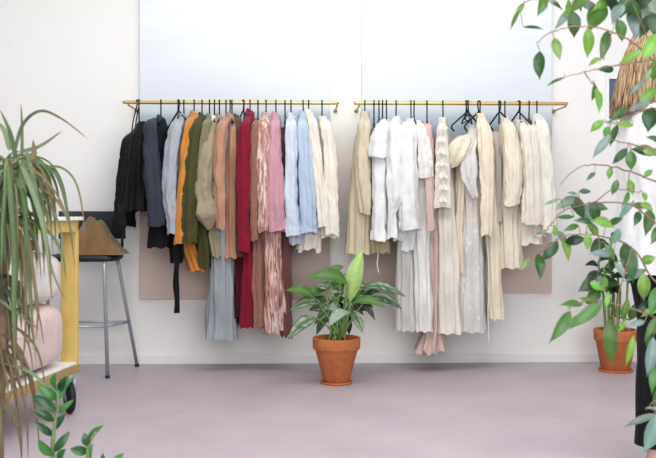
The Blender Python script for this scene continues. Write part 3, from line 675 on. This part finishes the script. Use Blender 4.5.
for (x, y, L, an, w, c) in fl:
    ex, ey = math.cos(R(an)), -math.sin(R(an))
    bx, by = x-ex*L/2, y-ey*L/2
    bs = min(samples, key=lambda s: math.hypot(s[0]-bx, (s[1]-by)))
    z = bs[2]+rnd.uniform(-.08, .08)
    B = W(bx, by, z); T = W(x+ex*L/2, y+ey*L/2, z+rnd.uniform(-.02, .02))
    d = T-B; LL = d.length*1.06
    nrm = tocam*1.0+UP*rnd.uniform(.1, .7)+RT*rnd.uniform(-.5, .5)
    col = [v_*rnd.uniform(.85, 1.15) for v_ in GR[c]]  # pale 's' leaves: glossy reflection painted into the leaf colour
    leaf(fol, B, d, nrm, LL, w*.92/F*z, 'ficus', col, droop=.03, fold=rnd.uniform(.05, .3), rib=1.25, wav=.05)
    dist = (bs[3]-B).length
    if dist > .004:
        mid = bs[3]*.5+B*.5+UP*.12*dist
        stems.tube(crom([bs[3], mid, B], 3), .0011, 5)
stems.build('branches', M_bark, t); fol.build('foliage', M_leaf, t, usecol=True)

# ---- left dracaena
def blade(m, pts, w, c0, c1, tipbrown=.25):
    P = [Vector(p) for p in pts]; n = len(P); vs = []; cols = []
    for i, p in enumerate(P):
        t_ = i/(n-1); tg = (P[min(i+1, n-1)]-P[max(i-1, 0)]).normalized()
        vd = (CAM-p).normalized()*.8+UP*.3+RT*.25*math.sin(w*9000)
        s = tg.cross(vd).normalized()
        wd = w/2*min(1, .55+t_*3)*(1-t_**2.5)+.0003
        nn = s.cross(tg)
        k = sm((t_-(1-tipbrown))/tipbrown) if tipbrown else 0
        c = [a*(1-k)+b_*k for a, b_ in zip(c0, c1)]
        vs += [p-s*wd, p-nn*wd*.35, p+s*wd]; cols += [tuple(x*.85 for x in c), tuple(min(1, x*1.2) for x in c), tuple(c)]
    m.add(vs, [(i*3+j, i*3+j+1, (i+1)*3+j+1, (i+1)*3+j) for i in range(n-1) for j in range(2)], cols)
Zd = 2.75
tb = W(-6, 400, Zd); tb.z = 0
t = thing('dragon_tree', 'dragon tree with long drooping green and brown-tipped blades at the left edge', 'plant', tuple(tb))
pot(t, tb, .09, .13, .16, M_terra, rimh=.05)
m = MB(); m.tube(crom([tb+UP*.13, W(0, 400, Zd), W(2, 330, Zd), W(4, 250, Zd), W(8, 160, Zd)], 6), [.016]*25, 10); m.build('trunk', M_bark, t)
fol = MB(); brown = lin((126, 98, 70)); gl = [lin((84, 112, 66)), lin((100, 124, 76)), lin((62, 84, 54)), lin((126, 142, 104)), lin((92, 104, 74)), lin((124, 122, 80))]
ex = [([(13,160),(22,126),(40,111),(62,119),(88,139)],4.5,.6),([(20,152),(40,146),(62,131)],5,.6),([(16,158),(10,132),(0,110)],6,.5),([(22,156),(22,128),(21,104)],4,.5),([(28,178),(45,168),(62,168),(76,183),(83,215),(84,250)],3.5,.8),
      ([(22,165),(42,176),(60,200),(72,232)],3.5,.9),([(30,165),(50,168),(60,182),(68,215),(75,268)],6,.3),([(26,150),(34,180),(42,225),(52,270),(66,302)],6,.4),([(20,160),(36,200),(46,240),(52,300)],8,.3),
      ([(15,170),(26,230),(30,290),(34,350)],8,.3),([(8,165),(14,240),(14,310),(16,380)],8,.4),([(25,160),(22,180),(26,215),(24,260)],9,.1),([(10,150),(4,130),(-6,120)],7,.4),([(0,300),(18,314),(40,330)],4,.6),
      ([(-5,330),(20,350),(34,400),(40,452)],5,.9),([(-5,350),(14,370),(26,410),(28,460)],5,.9),([(0,362),(30,372),(50,392),(70,420)],4.5,.4),([(0,300),(10,330),(14,360),(10,400)],6,.9),([(34,300),(40,320),(44,346)],2.5,1),([(32,160),(34,152),(33,140)],8,.9),
      ([(28,230),(34,280),(38,310),(36,340)],5,.9),([(18,230),(24,260),(26,320),(22,372)],5,.9),([(-8,380),(0,420),(4,470)],7,.8),([(-8,340),(-2,380),(18,430),(22,470)],5,.9)]
for pl, w, tb_ in ex:
    z = Zd+rnd.uniform(-.12, .02); k = rnd.random()
    blade(fol, [W(x, y, z) for x, y in crom(pl, 6)], w*.75/F*Zd, gl[rnd.randrange(6)] if tb_ < .85 else lin((128, 112, 74)), brown, tb_)
def rblade(c, L, el, az, w, col, g, tipb):
    p = Vector(c); d = Vector((math.cos(az)*math.cos(el), math.sin(az)*math.cos(el), math.sin(el))); pts = [p.copy()]; n = 14
    for i in range(n):
        d = (d-UP*g*(.5+i/n)).normalized(); p = p+d*(L/n); pts.append(p.copy())
    blade(fol, pts, w, col, brown, tipb)
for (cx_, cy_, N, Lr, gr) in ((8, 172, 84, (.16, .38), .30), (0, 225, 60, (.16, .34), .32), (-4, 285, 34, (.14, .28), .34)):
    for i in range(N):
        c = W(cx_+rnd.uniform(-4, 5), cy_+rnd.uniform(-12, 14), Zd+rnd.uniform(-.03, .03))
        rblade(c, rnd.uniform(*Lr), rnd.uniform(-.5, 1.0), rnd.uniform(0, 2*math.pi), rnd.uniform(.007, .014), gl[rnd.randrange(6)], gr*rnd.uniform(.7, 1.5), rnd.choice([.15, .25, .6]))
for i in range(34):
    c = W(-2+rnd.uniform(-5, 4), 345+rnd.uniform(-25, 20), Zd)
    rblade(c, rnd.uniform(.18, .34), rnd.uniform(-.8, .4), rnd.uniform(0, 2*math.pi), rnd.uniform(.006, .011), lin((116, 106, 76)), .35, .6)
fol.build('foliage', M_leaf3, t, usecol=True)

# ---- ZZ plant bottom-left
Zz = 2.3
tb = W(82, 480, Zz); tb.z = 0
t = thing('zz_plant', 'glossy dark green plant with paired oval leaves at the bottom left edge', 'plant', tuple(tb))
pot(t, tb, .085, .12, .20, M_darkpot, saucer=False)
stems = MB(); fol = MB(); zc = [lin((52, 104, 52)), lin((70, 128, 62)), lin((44, 88, 48)), lin((88, 142, 84))]
zl = [((57,391),(56,372),14,1),((60,392),(66,375),9,2),((57,400),(37,384),13,1),((56,411),(32,394),13,2),((54,421),(33,409),10,2),((54,436),(34,420),9,2),((56,404),(76,371),7,3),((58,412),(74,398),8,3),((54,430),(66,412),9,2),((54,452),(70,430),10,2),
      ((54,456),(38,438),13,1),((58,462),(66,448),11,0),((88,441),(104,424),9,1),((87,446),(84,432),10,2),((88,452),(70,448),12,0),((90,462),(93,442),8,3),((110,470),(124,452),10,1),((106,470),(103,452),9,0),((102,474),(88,470),10,0),((52,470),(30,462),12,1),((118,476),(132,470),10,2),
      ((52,480),(36,478),12,1),((60,478),(74,470),12,1)]
for (bx, by), (tx, ty), w, c in zl:
    B = W(bx, by, Zz+rnd.uniform(-.02, .02)); T = W(tx, ty, Zz+rnd.uniform(-.04, .02)); d = T-B
    leaf(fol, B, d, tocam+UP*rnd.uniform(.2, .9)+RT*rnd.uniform(-.5, .5), d.length*1.0, w*.85/F*Zz, 'zz', zc[c], droop=.04, fold=.25, rib=1.15)
for pl in ([(57,388),(58,405),(54,430),(53,455),(60,490)], [(96,432),(88,446),(88,470),(80,495)], [(112,462),(106,475),(95,495)]):
    P = [W(x, y, Zz) for x, y in pl]+[tb+UP*.17]
    stems.tube(crom(P, 5), [.0035+.004*k/(5*(len(P)-1)) for k in range(5*(len(P)-1)+1)], 8)
stems.build('stems', plain('zz_stem', (120, 138, 92), .5), t); fol.build('foliage', M_leaf4, t, usecol=True)

# ------------------------------------------------------------------ trolley
M_yel = plain('yellow_lacquer', (218, 188, 112), .4, 0, .05, 60, var=.05); M_ply = plain('plywood_edge', (176, 148, 96), .6, 0, .2, 50, var=.12)
M_lam = plain('white_laminate', (238, 238, 234), .35); M_tyre = plain('black_rubber', (34, 34, 36), .6); M_steel = plain('grey_steel', (172, 180, 188), .35, .3)
Zt = 4.62; ang = math.atan2(119, 911)
P0 = W(79, 212, Zt); P0.z = 0
dn = (-(FW*math.cos(ang)+RT*math.sin(ang))).normalized(); lf = Vector((dn.y, -dn.x, 0)); lf = lf if lf.dot(RT) < 0 else -lf
LEN, WID = 1.35, .62
rz = math.atan2(dn.y, dn.x); rotM = Matrix.Rotation(rz, 3, 'Z')
def TP(a, b_, z): return P0+dn*a+lf*b_+UP*z
def tbox(m, a0, a1, b0, b1, z0, z1):
    m.box(TP((a0+a1)/2, (b0+b1)/2, (z0+z1)/2), (a1-a0, b1-b0, z1-z0), rotM)
t = thing('workshop_trolley', 'yellow-framed trolley with white top and lower shelf on black wheels at left', 'trolley', tuple(TP(LEN/2, WID/2, 0)), rz)
m = MB(); tbox(m, -.02, LEN, -.02, WID+.02, .958, .976); m.build('top', M_lam, t, smooth=False, bevel=.002)
m = MB(); tbox(m, .0, LEN, .0, .03, .90, .957); tbox(m, .0, LEN, WID-.03, WID, .90, .957); tbox(m, 0, .03, .03, WID-.03, .90, .957); tbox(m, LEN-.03, LEN, .03, WID-.03, .90, .957); m.build('top_frame', M_yel, t, smooth=False, bevel=.002)
for a in (0, LEN-.03):
    for b_ in (0, WID-.085):
        m = MB(); tbox(m, a, a+.03, b_, b_+.085, .19, .955); m.build('post', M_yel, t, smooth=False, bevel=.003)
m = MB(); tbox(m, 0.03, LEN-.03, .004, WID-.004, .232, .244); m.build('shelf', M_lam, t, smooth=False, bevel=.001)
m = MB(); tbox(m, 0, LEN, -.004, .02, .19, .23); tbox(m, 0, LEN, WID-.02, WID, .19, .23); tbox(m, 0, .02, .0, WID, .19, .23); tbox(m, LEN-.02, LEN, .0, WID, .19, .23); m.build('shelf_frame', M_ply, t, smooth=False, bevel=.002)
for a in (.09, LEN-.09):
    for b_ in (.012, WID-.012):
        c = TP(a, b_, .078)
        m = MB()
        axw = (lf*.8+dn*.6).normalized(); axp = UP.cross(axw)
        prof = [(.02, -.018), (.060, -.018), (.072, -.014), (.078, -.006), (.078, .006), (.072, .014), (.060, .018), (.02, .018)]
        m.loft([[c+axw*z+(axp*math.cos(2*math.pi*j/28)+UP*math.sin(2*math.pi*j/28))*r for j in range(28)] for r, z in prof]); wh = m.build('wheel', M_tyre, t)
        m = MB(); m.tube([c-axw*.021, c+axw*.021], .018, 16); m.build('hub', M_steel, wh)
        m = MB()
        for s in (-1, 1):
            m.tube([c+axw*.025*s, c+axw*.025*s+UP*.06, c+axw*.02*s+UP*.095], [.008, .011, .014], 8)
        m.tube([c+UP*.09, c+UP*.113], .026, 16); m.build('caster_fork', M_steel, t)
# padded rolls
def padded(name, label, a0, a1, b0, b1, z0, z1, mat, pw=3.2, seamz=True, tilt=0):
    m = MB(); rings = []; n = 44; NA = 22
    for i in range(NA+1):
        t_ = i/NA; q = -1+2*t_; sh = max(0.02, (1-abs(q)**10))**.4
        ring = []
        for j in range(n):
            th = 2*math.pi*j/n; c_, s_ = math.cos(th), math.sin(th)
            e = 2/pw
            x = math.copysign(abs(c_)**e, c_)*(b1-b0)/2*sh; z = math.copysign(abs(s_)**e, s_)*(z1-z0)/2*sh
            d = .010*noise.noise(Vector((x*6, z*6, t_*6+a0)))
            ring.append(TP(a0+(a1-a0)*t_, (b0+b1)/2+x*(1+d), (z0+z1)/2+z*(1+d)+ (0 if z < 0 else .012*math.sin(t_*9))))
        rings.append(ring)
    m.loft(rings); c = TP((a0+a1)/2, (b0+b1)/2, z0)
    t = thing(name, label, 'cushion', tuple(c), rz); m.build('cover', mat, t)
    m = MB(); pts = []
    for i in range(NA+1):
        t_ = i/NA; q = -1+2*t_; sh = max(0.02, (1-abs(q)**10))**.4
        pts.append(TP(a0+(a1-a0)*t_, (b0+b1)/2-(b1-b0)/2*sh*.995, (z0+z1)/2+.05*math.sin(t_*3)))
    m.tube(pts, .0022, 6); m.build('seam', mat, t)
M_padp = fabric('blush_cover', (216, 192, 186)); M_padw = fabric('white_cover', (232, 226, 220))
padded('padded_cushion', 'large blush pink padded cushion lying on the trolley lower shelf', .04, 1.25, .008, .56, .2445, .552, M_padp, pw=4.5)
padded('padded_cushion', 'white padded cushion stacked on top of the blush pink one in the trolley', .05, 1.2, .015, .54, .555, .80, M_padw, pw=4)
# brown leather bag on the white cushion
m = MB(); c = TP(.33, .25, .80); rings = []
for i in range(15):
    t_ = i/14; z = .088*t_; k = math.sin(math.pi*(.12+.8*t_))**.5
    rings.append([c+dn*(.14*k*math.copysign(abs(math.cos(2*math.pi*j/28))**.7, math.cos(2*math.pi*j/28)))+lf*(.16*k*math.copysign(abs(math.sin(2*math.pi*j/28))**.7, math.sin(2*math.pi*j/28)))+UP*(z-.003+.005*noise.noise(Vector((j*.4, t_*3, 1)))) for j in range(28)])
M_leather = plain('brown_leather', (140, 84, 56), .5, 0, .3, 60, var=.15)
m.loft(rings); o = m.build('leather_pouch', M_leather, None); tag(o, 'brown leather pouch lying on the white cushion under the trolley top', 'pouch')

# ------------------------------------------------------------------ bar stool
M_seat = plain('black_seat', (42, 44, 48), .5, 0, .2, 80)
fr = W(107.5, 378, 911/166.); fr.z = 0; rr_ = W(137, 366, 911/154.5); rr_.z = 0
ftop = W(104, 258, 5.47); rtop = W(117.5, 258, 5.68)
lft = Vector((-1, 0, 0))
ctr = (fr+rr_)/2+lft*.22
t = thing('bar_stool', 'black bar stool with grey tubular steel legs standing left of the clothes', 'stool', (ctr.x, ctr.y, 0))
zs = ftop.z
SW = .40
fl_ = fr+lft*.50; rl_ = rr_+lft*.62; ftl = ftop+lft*.36; rtl = rtop+lft*.40
for a, b_ in ((fr, ftop), (rr_, rtop), (fl_, ftl), (rl_, rtl)):
    m = MB(); b2 = Vector((b_.x, b_.y, zs-.02)); m.tube([a+UP*.012, b2*.9+a*.1, b2], .0115, 12); lg = m.build('leg', M_steel, t)
    m = MB(); m.tube([a, a+UP*.016], .014, 12); m.build('foot_cap', M_black, lg)
def at(a, b_, z): k = z/zs; return a*(1-k)+Vector((b_.x, b_.y, zs))*k
hz_ = .31
p1, p2, p3, p4 = at(fr, ftop, hz_), at(rr_, rtop, hz_-.01), at(rl_, rtl, hz_-.01), at(fl_, ftl, hz_)
m = MB(); 
for a, b_ in ((p1, p2), (p2, p3), (p3, p4), (p4, p1)): m.tube([a, b_], .008, 10)
m.build('footrest', M_steel, t)
m = MB(); y0_, y1_ = min(ftop.y, rtop.y)-.03, max(ftop.y, rtop.y)+.10; xr_ = max(ftop.x, rtop.x)+.03; xl_ = xr_-.42
cs_ = Vector(((xl_+xr_)/2, (y0_+y1_)/2, 0)); rings = []
for (k, z) in ((.93, zs-.022), (1, zs-.012), (1, zs+.006), (.95, zs+.016)):
    rings.append([cs_+Vector((.21*k*math.copysign(abs(math.cos(2*math.pi*j/40))**.45, math.cos(2*math.pi*j/40)), (y1_-y0_)/2*k*math.copysign(abs(math.sin(2*math.pi*j/40))**.45, math.sin(2*math.pi*j/40)), z)) for j in range(40)])
m.loft(rings); m.build('seat', M_seat, t)
yb = y1_-.01
for x in (xr_-.02, xl_+.02):
    m = MB(); m.tube([(x, yb-.01, zs-.01), (x, yb+.01, zs+.12), (x, yb+.02, 1.0)], .009, 10); m.build('back_upright', M_black, t)
m = MB(); rings = []
for i in range(13):
    x = xl_+(xr_-xl_)*i/12; cv = .03*(1-((i-6)/6)**2)
    rings.append([(x, yb+.012+cv-.008, .83), (x, yb+.012+cv-.008, 1.005), (x, yb+.012+cv+.006, 1.005), (x, yb+.012+cv+.006, .83)])
m.loft(rings); m.build('backrest', M_seat, t, bevel=.004)
# brown coat/bag draped on the seat
M_bag = fabric('brown_canvas', (134, 104, 70), rough=.8)
m = MB(); NX, NY = 46, 30; vs = []; A = W(66, 257, 5.38); B = W(119, 257, 5.38)
zt = zs+.018
for i in range(NX+1):
    for j in range(NY+1):
        u = i/NX; v = j/NY
        x = A.x+(B.x-A.x)*u; y = y0_+.015+(y1_-y0_-.05)*v
        hp = interp([(0, .10), (.15, .22), (.26, .265), (.42, .27), (.52, .245), (.62, .19), (.74, .12), (.87, .06), (1, .0)], u)[0]
        edge = math.sin(math.pi*min(1, max(0, v)))**.45
        h = hp*edge*(.82+.25*noise.noise(Vector((u*4, v*3, 3))))+.018*noise.noise(Vector((u*12+v*5, v*9, 1)))*edge*(1 if hp > .02 else 0)
        h += .004*math.sin(u*30+v*12+3*noise.noise(Vector((u*3, v*3, 0))))*edge*min(1, hp*8)
        vs.append((x, y+.01*noise.noise(Vector((u*5, v*5, 7))), zt+max(0, h)))
fs = [(i*(NY+1)+j, (i+1)*(NY+1)+j, (i+1)*(NY+1)+j+1, i*(NY+1)+j+1) for i in range(NX) for j in range(NY)]
o0 = len(vs); vs2 = [(x, y, zt) for x, y, z in vs]
m.add(vs, fs); 
bot = []
ids = [i*(NY+1) for i in range(NX+1)]+[NX*(NY+1)+j for j in range(1, NY+1)]+[i*(NY+1)+NY for i in range(NX-1, -1, -1)]+[j for j in range(NY-1, 0, -1)]
base_i = len(m.v); m.v += [Vector(vs2[k]) for k in ids]; m.c += [(1, 1, 1)]*len(ids)
for k in range(len(ids)):
    k2 = (k+1) % len(ids); m.f.append((ids[k2], ids[k], base_i+k, base_i+k2))
m.f.append(tuple(base_i+k for k in range(len(ids))))
o = m.build('canvas_bag', M_bag, None); tag(o, 'brown canvas bag slumped on the black bar stool seat', 'bag')

# ------------------------------------------------------------------ person (mostly past the right edge)
M_skin = plain('skin', (222, 178, 156), .5, 0, .05, 60, var=.04)
mh, nt, b = new_mat('light_brown_hair'); v = coords(nt, (130, 130, 5)); n = nd(nt, 'ShaderNodeTexNoise', Scale=1.0, Detail=4.0); nt.links.new(v, n.inputs['Vector'])
nt.links.new(ramp(nt, n.outputs['Fac'], [(.32, lin((104, 78, 56))), (.5, lin((166, 134, 100))), (.68, lin((206, 180, 146)))]), b.inputs['Base Color']); b.inputs['Roughness'].default_value = .45
bp = nd(nt, 'ShaderNodeBump', Strength=.8, Distance=.006); nt.links.new(n.outputs['Fac'], bp.inputs['Height']); nt.links.new(bp.outputs['Normal'], b.inputs['Normal'])
f_shirt = fabric('white_shirt_cloth', (240, 240, 240)); f_trs = fabric('black_trouser_cloth', (26, 27, 30), rough=.8, sheen=.05)
Zs = 3.5
po = W(663, 300, Zs); po.z = 0
prz = R(-4)
t = thing('person', 'person with long light brown hair, white shirt and black trousers standing at the right edge', 'person', tuple(po), prz)
PM = WM[t.name]
def PP(x, y, z): return PM @ Vector((x, y, z))       # +x = where the person faces
# body by skin modifier
joints = {'pelvis': (0, 0, .93, .115), 'belly': (.0, 0, 1.06, .10), 'chest': (-.005, 0, 1.24, .115), 'uchest': (-.015, 0, 1.36, .085), 'neck': (-.005, 0, 1.43, .05), 'neck2': (.01, 0, 1.49, .048), 'head': (.02, 0, 1.56, .082), 'head2': (.012, 0, 1.63, .088)}
edges = [('pelvis', 'belly'), ('belly', 'chest'), ('chest', 'uchest'), ('uchest', 'neck'), ('neck', 'neck2'), ('neck2', 'head'), ('head', 'head2')]
for s, n_ in ((-1, 'r'), (1, 'l')):
    st_ = .03*s
    joints.update({'hip'+n_: (0, .085*s, .88, .088), 'knee'+n_: (.015+st_, .09*s, .48, .055), 'calf'+n_: (-.01+st_, .09*s, .34, .05), 'ank'+n_: (-.028+st_, .09*s, .085, .031), 'heel'+n_: (-.04+st_, .09*s, .045, .027), 'ball'+n_: (.09+st_, .095*s, .03, .027), 'toe'+n_: (.15+st_, .1*s, .022, .018),
        'sh'+n_: (-.01, .165*s, 1.375, .052), 'elb'+n_: (.02, .215*s, 1.10, .038), 'wri'+n_: (.16, .19*s, .90, .026), 'hand'+n_: (.21, .18*s, .85, .026)})
    edges += [('pelvis', 'hip'+n_), ('hip'+n_, 'knee'+n_), ('knee'+n_, 'calf'+n_), ('calf'+n_, 'ank'+n_), ('ank'+n_, 'heel'+n_), ('heel'+n_, 'ball'+n_), ('ball'+n_, 'toe'+n_), ('uchest', 'sh'+n_), ('sh'+n_, 'elb'+n_), ('elb'+n_, 'wri'+n_), ('wri'+n_, 'hand'+n_)]
    for q, (dy, ln) in enumerate(((-.024, .055), (-.008, .068), (.008, .072), (.024, .064))):
        joints[f'f{q}a'+n_] = (.225, (.18+0)*s+dy, .832, .0095); joints[f'f{q}b'+n_] = (.238, .18*s+dy*1.1, .832-ln*.5, .0085); joints[f'f{q}c'+n_] = (.232, .18*s+dy*1.1, .832-ln, .007)
        edges += [('hand'+n_, f'f{q}a'+n_), (f'f{q}a'+n_, f'f{q}b'+n_), (f'f{q}b'+n_, f'f{q}c'+n_)]
    joints['tha'+n_] = (.215, .18*s-.035*s, .86, .011); joints['thb'+n_] = (.235, .18*s-.05*s, .825, .009)
    edges += [('hand'+n_, 'tha'+n_), ('tha'+n_, 'thb'+n_)]
names = list(joints); me = bpy.data.meshes.new('body'); me.from_pydata([joints[k][:3] for k in names], [(names.index(a), names.index(b_)) for a, b_ in edges], [])
bo = bpy.data.objects.new('body', me); COL.objects.link(bo); bo.parent = t; WM[bo.name] = PM.copy(); me.materials.append(M_skin)
sk = bo.modifiers.new('skin', 'SKIN'); sk.use_smooth_shade = True
lay = me.skin_vertices[0] if me.skin_vertices else None
for i, k in enumerate(names):
    r = joints[k][3]; ry = r
    if k in ('pelvis', 'belly', 'chest', 'uchest'): lay.data[i].radius = (r*1.25, r*.85)
    elif k.startswith('head'): lay.data[i].radius = (r, r*.95)
    else: lay.data[i].radius = (r, ry)
    lay.data[i].use_root = (k == 'pelvis')
sb = bo.modifiers.new('sub', 'SUBSURF'); sb.levels = 2; sb.render_levels = 2
# face
m = MB(); m.loft([[PP(.02+.088*k+.0, .013*w_*math.cos(a_), z) + PM.to_3x3()@Vector((.014*w_*math.sin(a_), 0, 0)) for a_ in [2*math.pi*j/10 for j in range(10)]] for k, w_, z in ((.9, .3, 1.60), (1.0, .5, 1.585), (1.12, .9, 1.56), (1.0, .8, 1.548))]); m.build('nose', M_skin, bo)
M_eye = plain('eye', (60, 50, 44), .2); M_lip = plain('lip', (186, 108, 104), .4)
for s in (-1, 1):
    m = MB(); c = PP(.094, .032*s, 1.60); m.loft([[c+PM.to_3x3()@Vector((.010*math.sin(p_), .013*math.cos(p_)*math.cos(a_), .008*math.cos(p_)*math.sin(a_))) for a_ in [2*math.pi*j/12 for j in range(12)]] for p_ in (-1.2, -.6, 0, .6, 1.2)]); m.build('eye', M_eye, bo)
    m = MB(); c = PP(.012, .086*s, 1.585); m.loft([[c+PM.to_3x3()@Vector((.018*k*math.cos(a_), .007*q*s, .030*k*math.sin(a_))) for a_ in [2*math.pi*j/14 for j in range(14)]] for k, q in ((.7, -1), (1, 0), (.8, 1), (.4, .6))]); m.build('ear', M_skin, bo)
m = MB(); c = PP(.103, 0, 1.522); m.loft([[c+PM.to_3x3()@Vector((.006*math.cos(a_)*k, y_, .007*k*math.sin(a_))) for a_ in [2*math.pi*j/8 for j in range(8)]] for y_, k in ((-.024, .2), (-.012, .9), (0, 1), (.012, .9), (.024, .2))]); m.build('mouth', M_lip, bo)
# hair: shell over skull then down the back
m = MB(); rings = []; n = 48
for i in range(25):
    k = i/24; z = 1.755-.38*k
    if k < .3: rx = .112*math.sqrt(max(.0, 1-((.3-k)/.3)**2))+.004; cxh = .0
    else: rx = .118+.044*((k-.3)/.7)**.6; cxh = -.0-.03*(k-.3)/.7
    ring = []
    for j in range(n):
        a_ = 2*math.pi*j/n; ca, sa = math.cos(a_), math.sin(a_)
        r = rx*(1+.05*noise.noise(Vector((ca*5, sa*5, k*2))))+ (.006*math.sin(a_*19+k*3) if k > .2 else .002)
        fx = ca*r
        if z < 1.67 and ca > .1: fx = min(fx, .055)                  # leaves the face free
        if z < 1.45 and ca > 0: fx *= .35
        ring.append(PP(cxh+fx, sa*r*.95, z))
    rings.append(ring)
m.loft(rings, True, False)
hr = random.Random(3)
for q in range(210):
    a_ = hr.uniform(R(75), R(285)); pts = []
    off = hr.uniform(.98, 1.06); lean = hr.uniform(-.12, .12); end = hr.uniform(.93, 1.03)
    for i in range(9):
        k = .22+(end-.22)*i/8; z = 1.755-.38*k
        if k < .3: rx = .112*math.sqrt(1-((.3-k)/.3)**2)+.004; cxh = 0
        else: rx = .118+.044*((k-.3)/.7)**.6; cxh = -.03*(k-.3)/.7
        aa = a_+lean*k
        pts.append(PP(cxh+math.cos(aa)*rx*off, math.sin(aa)*rx*off*.95, z))
    m.tube(pts, [.0015, .003, .004, .004, .004, .0038, .0035, .003, .0012], 5)
m.build('hair', mh, t)
# shirt
def ploft(name, tab, mat, amp=.006, N=13, seed=0, cap0=False, cy=0, parent=None, nl=26):
    m = MB(); rings = []; z0, z1 = tab[0][0], tab[-1][0]
    for i in range(nl+1):
        k = i/nl; z = z0+(z1-z0)*k
        q = interp([(-r_[0],)+tuple(r_[1:]) for r_ in tab], -z)
        cx_, cyy, rx, ry = q; ring = []
        for j in range(64):
            a_ = 2*math.pi*j/64; d = amp*k*math.sin(a_*N+seed+2*noise.noise(Vector((a_, k*3, seed))))+amp*.8*noise.noise(Vector((math.cos(a_)*3, math.sin(a_)*3, k*6+seed)))
            e = .85
            ring.append(PP(cx_+(rx+d)*math.copysign(abs(math.cos(a_))**e, math.cos(a_)), cyy+(ry+d)*math.copysign(abs(math.sin(a_))**e, math.sin(a_)), z))
        rings.append(ring)
    m.loft(rings, cap0, False); return m.build(name, mat, parent or t)
sh = ploft('shirt', [(1.475, .0, 0, .062, .066), (1.45, -.005, 0, .075, .085), (1.415, -.015, 0, .10, .165), (1.37, -.02, 0, .125, .2), (1.25, -.02, 0, .15, .19), (1.05, -.015, 0, .145, .185), (.90, -.015, 0, .155, .20), (.77, -.015, 0, .165, .215)], f_shirt, amp=.009)
for s in (-1, 1):
    m = MB(); P = crom([(-.01, .15*s, 1.405, .062), (.0, .20*s, 1.29, .066), (.02, .222*s, 1.11, .06), (.10, .205*s, .98, .05), (.15, .19*s, .915, .042)], 6); rings = []
    for i, (x, y, z, r) in enumerate(P):
        a = Vector(P[max(i-1, 0)][:3]); b2 = Vector(P[min(i+1, len(P)-1)][:3]); tg = (b2-a).normalized(); X = tg.cross(Vector((0, 1, 0))).normalized(); Y = tg.cross(X)
        rings.append([PP(*(Vector((x, y, z))+(X*math.cos(q)+Y*math.sin(q))*(r+.009*noise.noise(Vector((math.cos(q)*2, math.sin(q)*2, i*.4)))))) for q in [2*math.pi*j/24 for j in range(24)]])
    m.loft(rings, True, False); m.build('shirt_sleeve', f_shirt, sh)
tr_ = ploft('trousers', [(1.0, -.0, 0, .115, .145), (.90, -.01, 0, .125, .175), (.80, -.005, 0, .12, .19), (.76, -.0, 0, .115, .19)], f_trs, amp=.003)
for s in (-1, 1):
    o = ploft('trouser_leg', [(.80, .03*s*0, .092*s, .112, .092), (.6, .015+.02*s, .094*s, .10, .088), (.35, .0+.03*s, .094*s, .095, .086), (.13, -.005+.03*s, .094*s, .092, .086)], f_trs, amp=.005, N=7, seed=s, parent=tr_)
    x0 = .03*s
    m = MB(); rings = []
    for k, (x, w_, z) in enumerate(((-.075, .02, .012), (-.06, .034, .012), (0, .033, .012), (.06, .036, .010), (.11, .044, .010), (.15, .038, .010), (.175, .018, .010))):
        rings.append([PP(x+x0, .096*s+w_*yy, z+zz) for yy, zz in ((-1, -.010), (1, -.010), (1, .006), (-1, .006))])
    m.loft(rings); sn = m.build('sandal', M_seat, t, smooth=False, bevel=.003)
    for (xx, zz_, r1_) in ((-.030, .068, .037),):
        m = MB(); pts = [PP(xx+x0+r1_*math.cos(q), .09*s+r1_*math.sin(q), zz_+.004*math.cos(q)) for q in [2*math.pi*j/20 for j in range(21)]]; m.tube(pts, .0055, 8); m.build('ankle_strap', M_seat, sn)
    m = MB(); pts = [PP(.09+x0, .096*s+.043*math.cos(q), .012+.046*math.sin(q)) for q in [math.pi*j/14 for j in range(15)]]; m.tube(pts, .007, 8); m.build('toe_strap', M_seat, sn)

# ------------------------------------------------------------------ light
def area(loc, size, energy, rot, color=(1, 1, 1), sy=None):
    l = bpy.data.lights.new('area_light', 'AREA'); l.shape = 'RECTANGLE'; l.size = size; l.size_y = sy or size; l.energy = energy; l.color = color
    o = bpy.data.objects.new('area_light', l); COL.objects.link(o); o.location = loc; o.rotation_euler = rot; return o
area((.2, -2.9, 3.4), 3.4, 88, (R(6), 0, 0), (1, .985, .96), 1.6)
area((.35, -.9, 3.0), .9, 5, (R(38), 0, 0), (1, .99, .98), .5)
area((.7, -6.4, 1.7), 4.2, 125, (R(84), 0, R(8)), (.95, .975, 1), 2.2)
w = bpy.data.worlds.new('World'); sc.world = w; w.use_nodes = True
bg = w.node_tree.nodes['Background']; bg.inputs['Color'].default_value = (.93, .96, 1, 1); bg.inputs['Strength'].default_value = .50
cam = bpy.data.cameras.new('Camera'); co = bpy.data.objects.new('Camera', cam); COL.objects.link(co)
cam.sensor_width = 36; cam.lens = F*36/656; co.location = CAM; co.rotation_euler = (R(90), 0, YAW); cam.shift_y = -(229-HY)/656
cam.dof.use_dof = True; cam.dof.focus_distance = 5.5; cam.dof.aperture_fstop = 6.3
sc.camera = co
sc.view_settings.view_transform = 'Standard'; sc.view_settings.look = 'Medium High Contrast'; sc.view_settings.exposure = -0.06
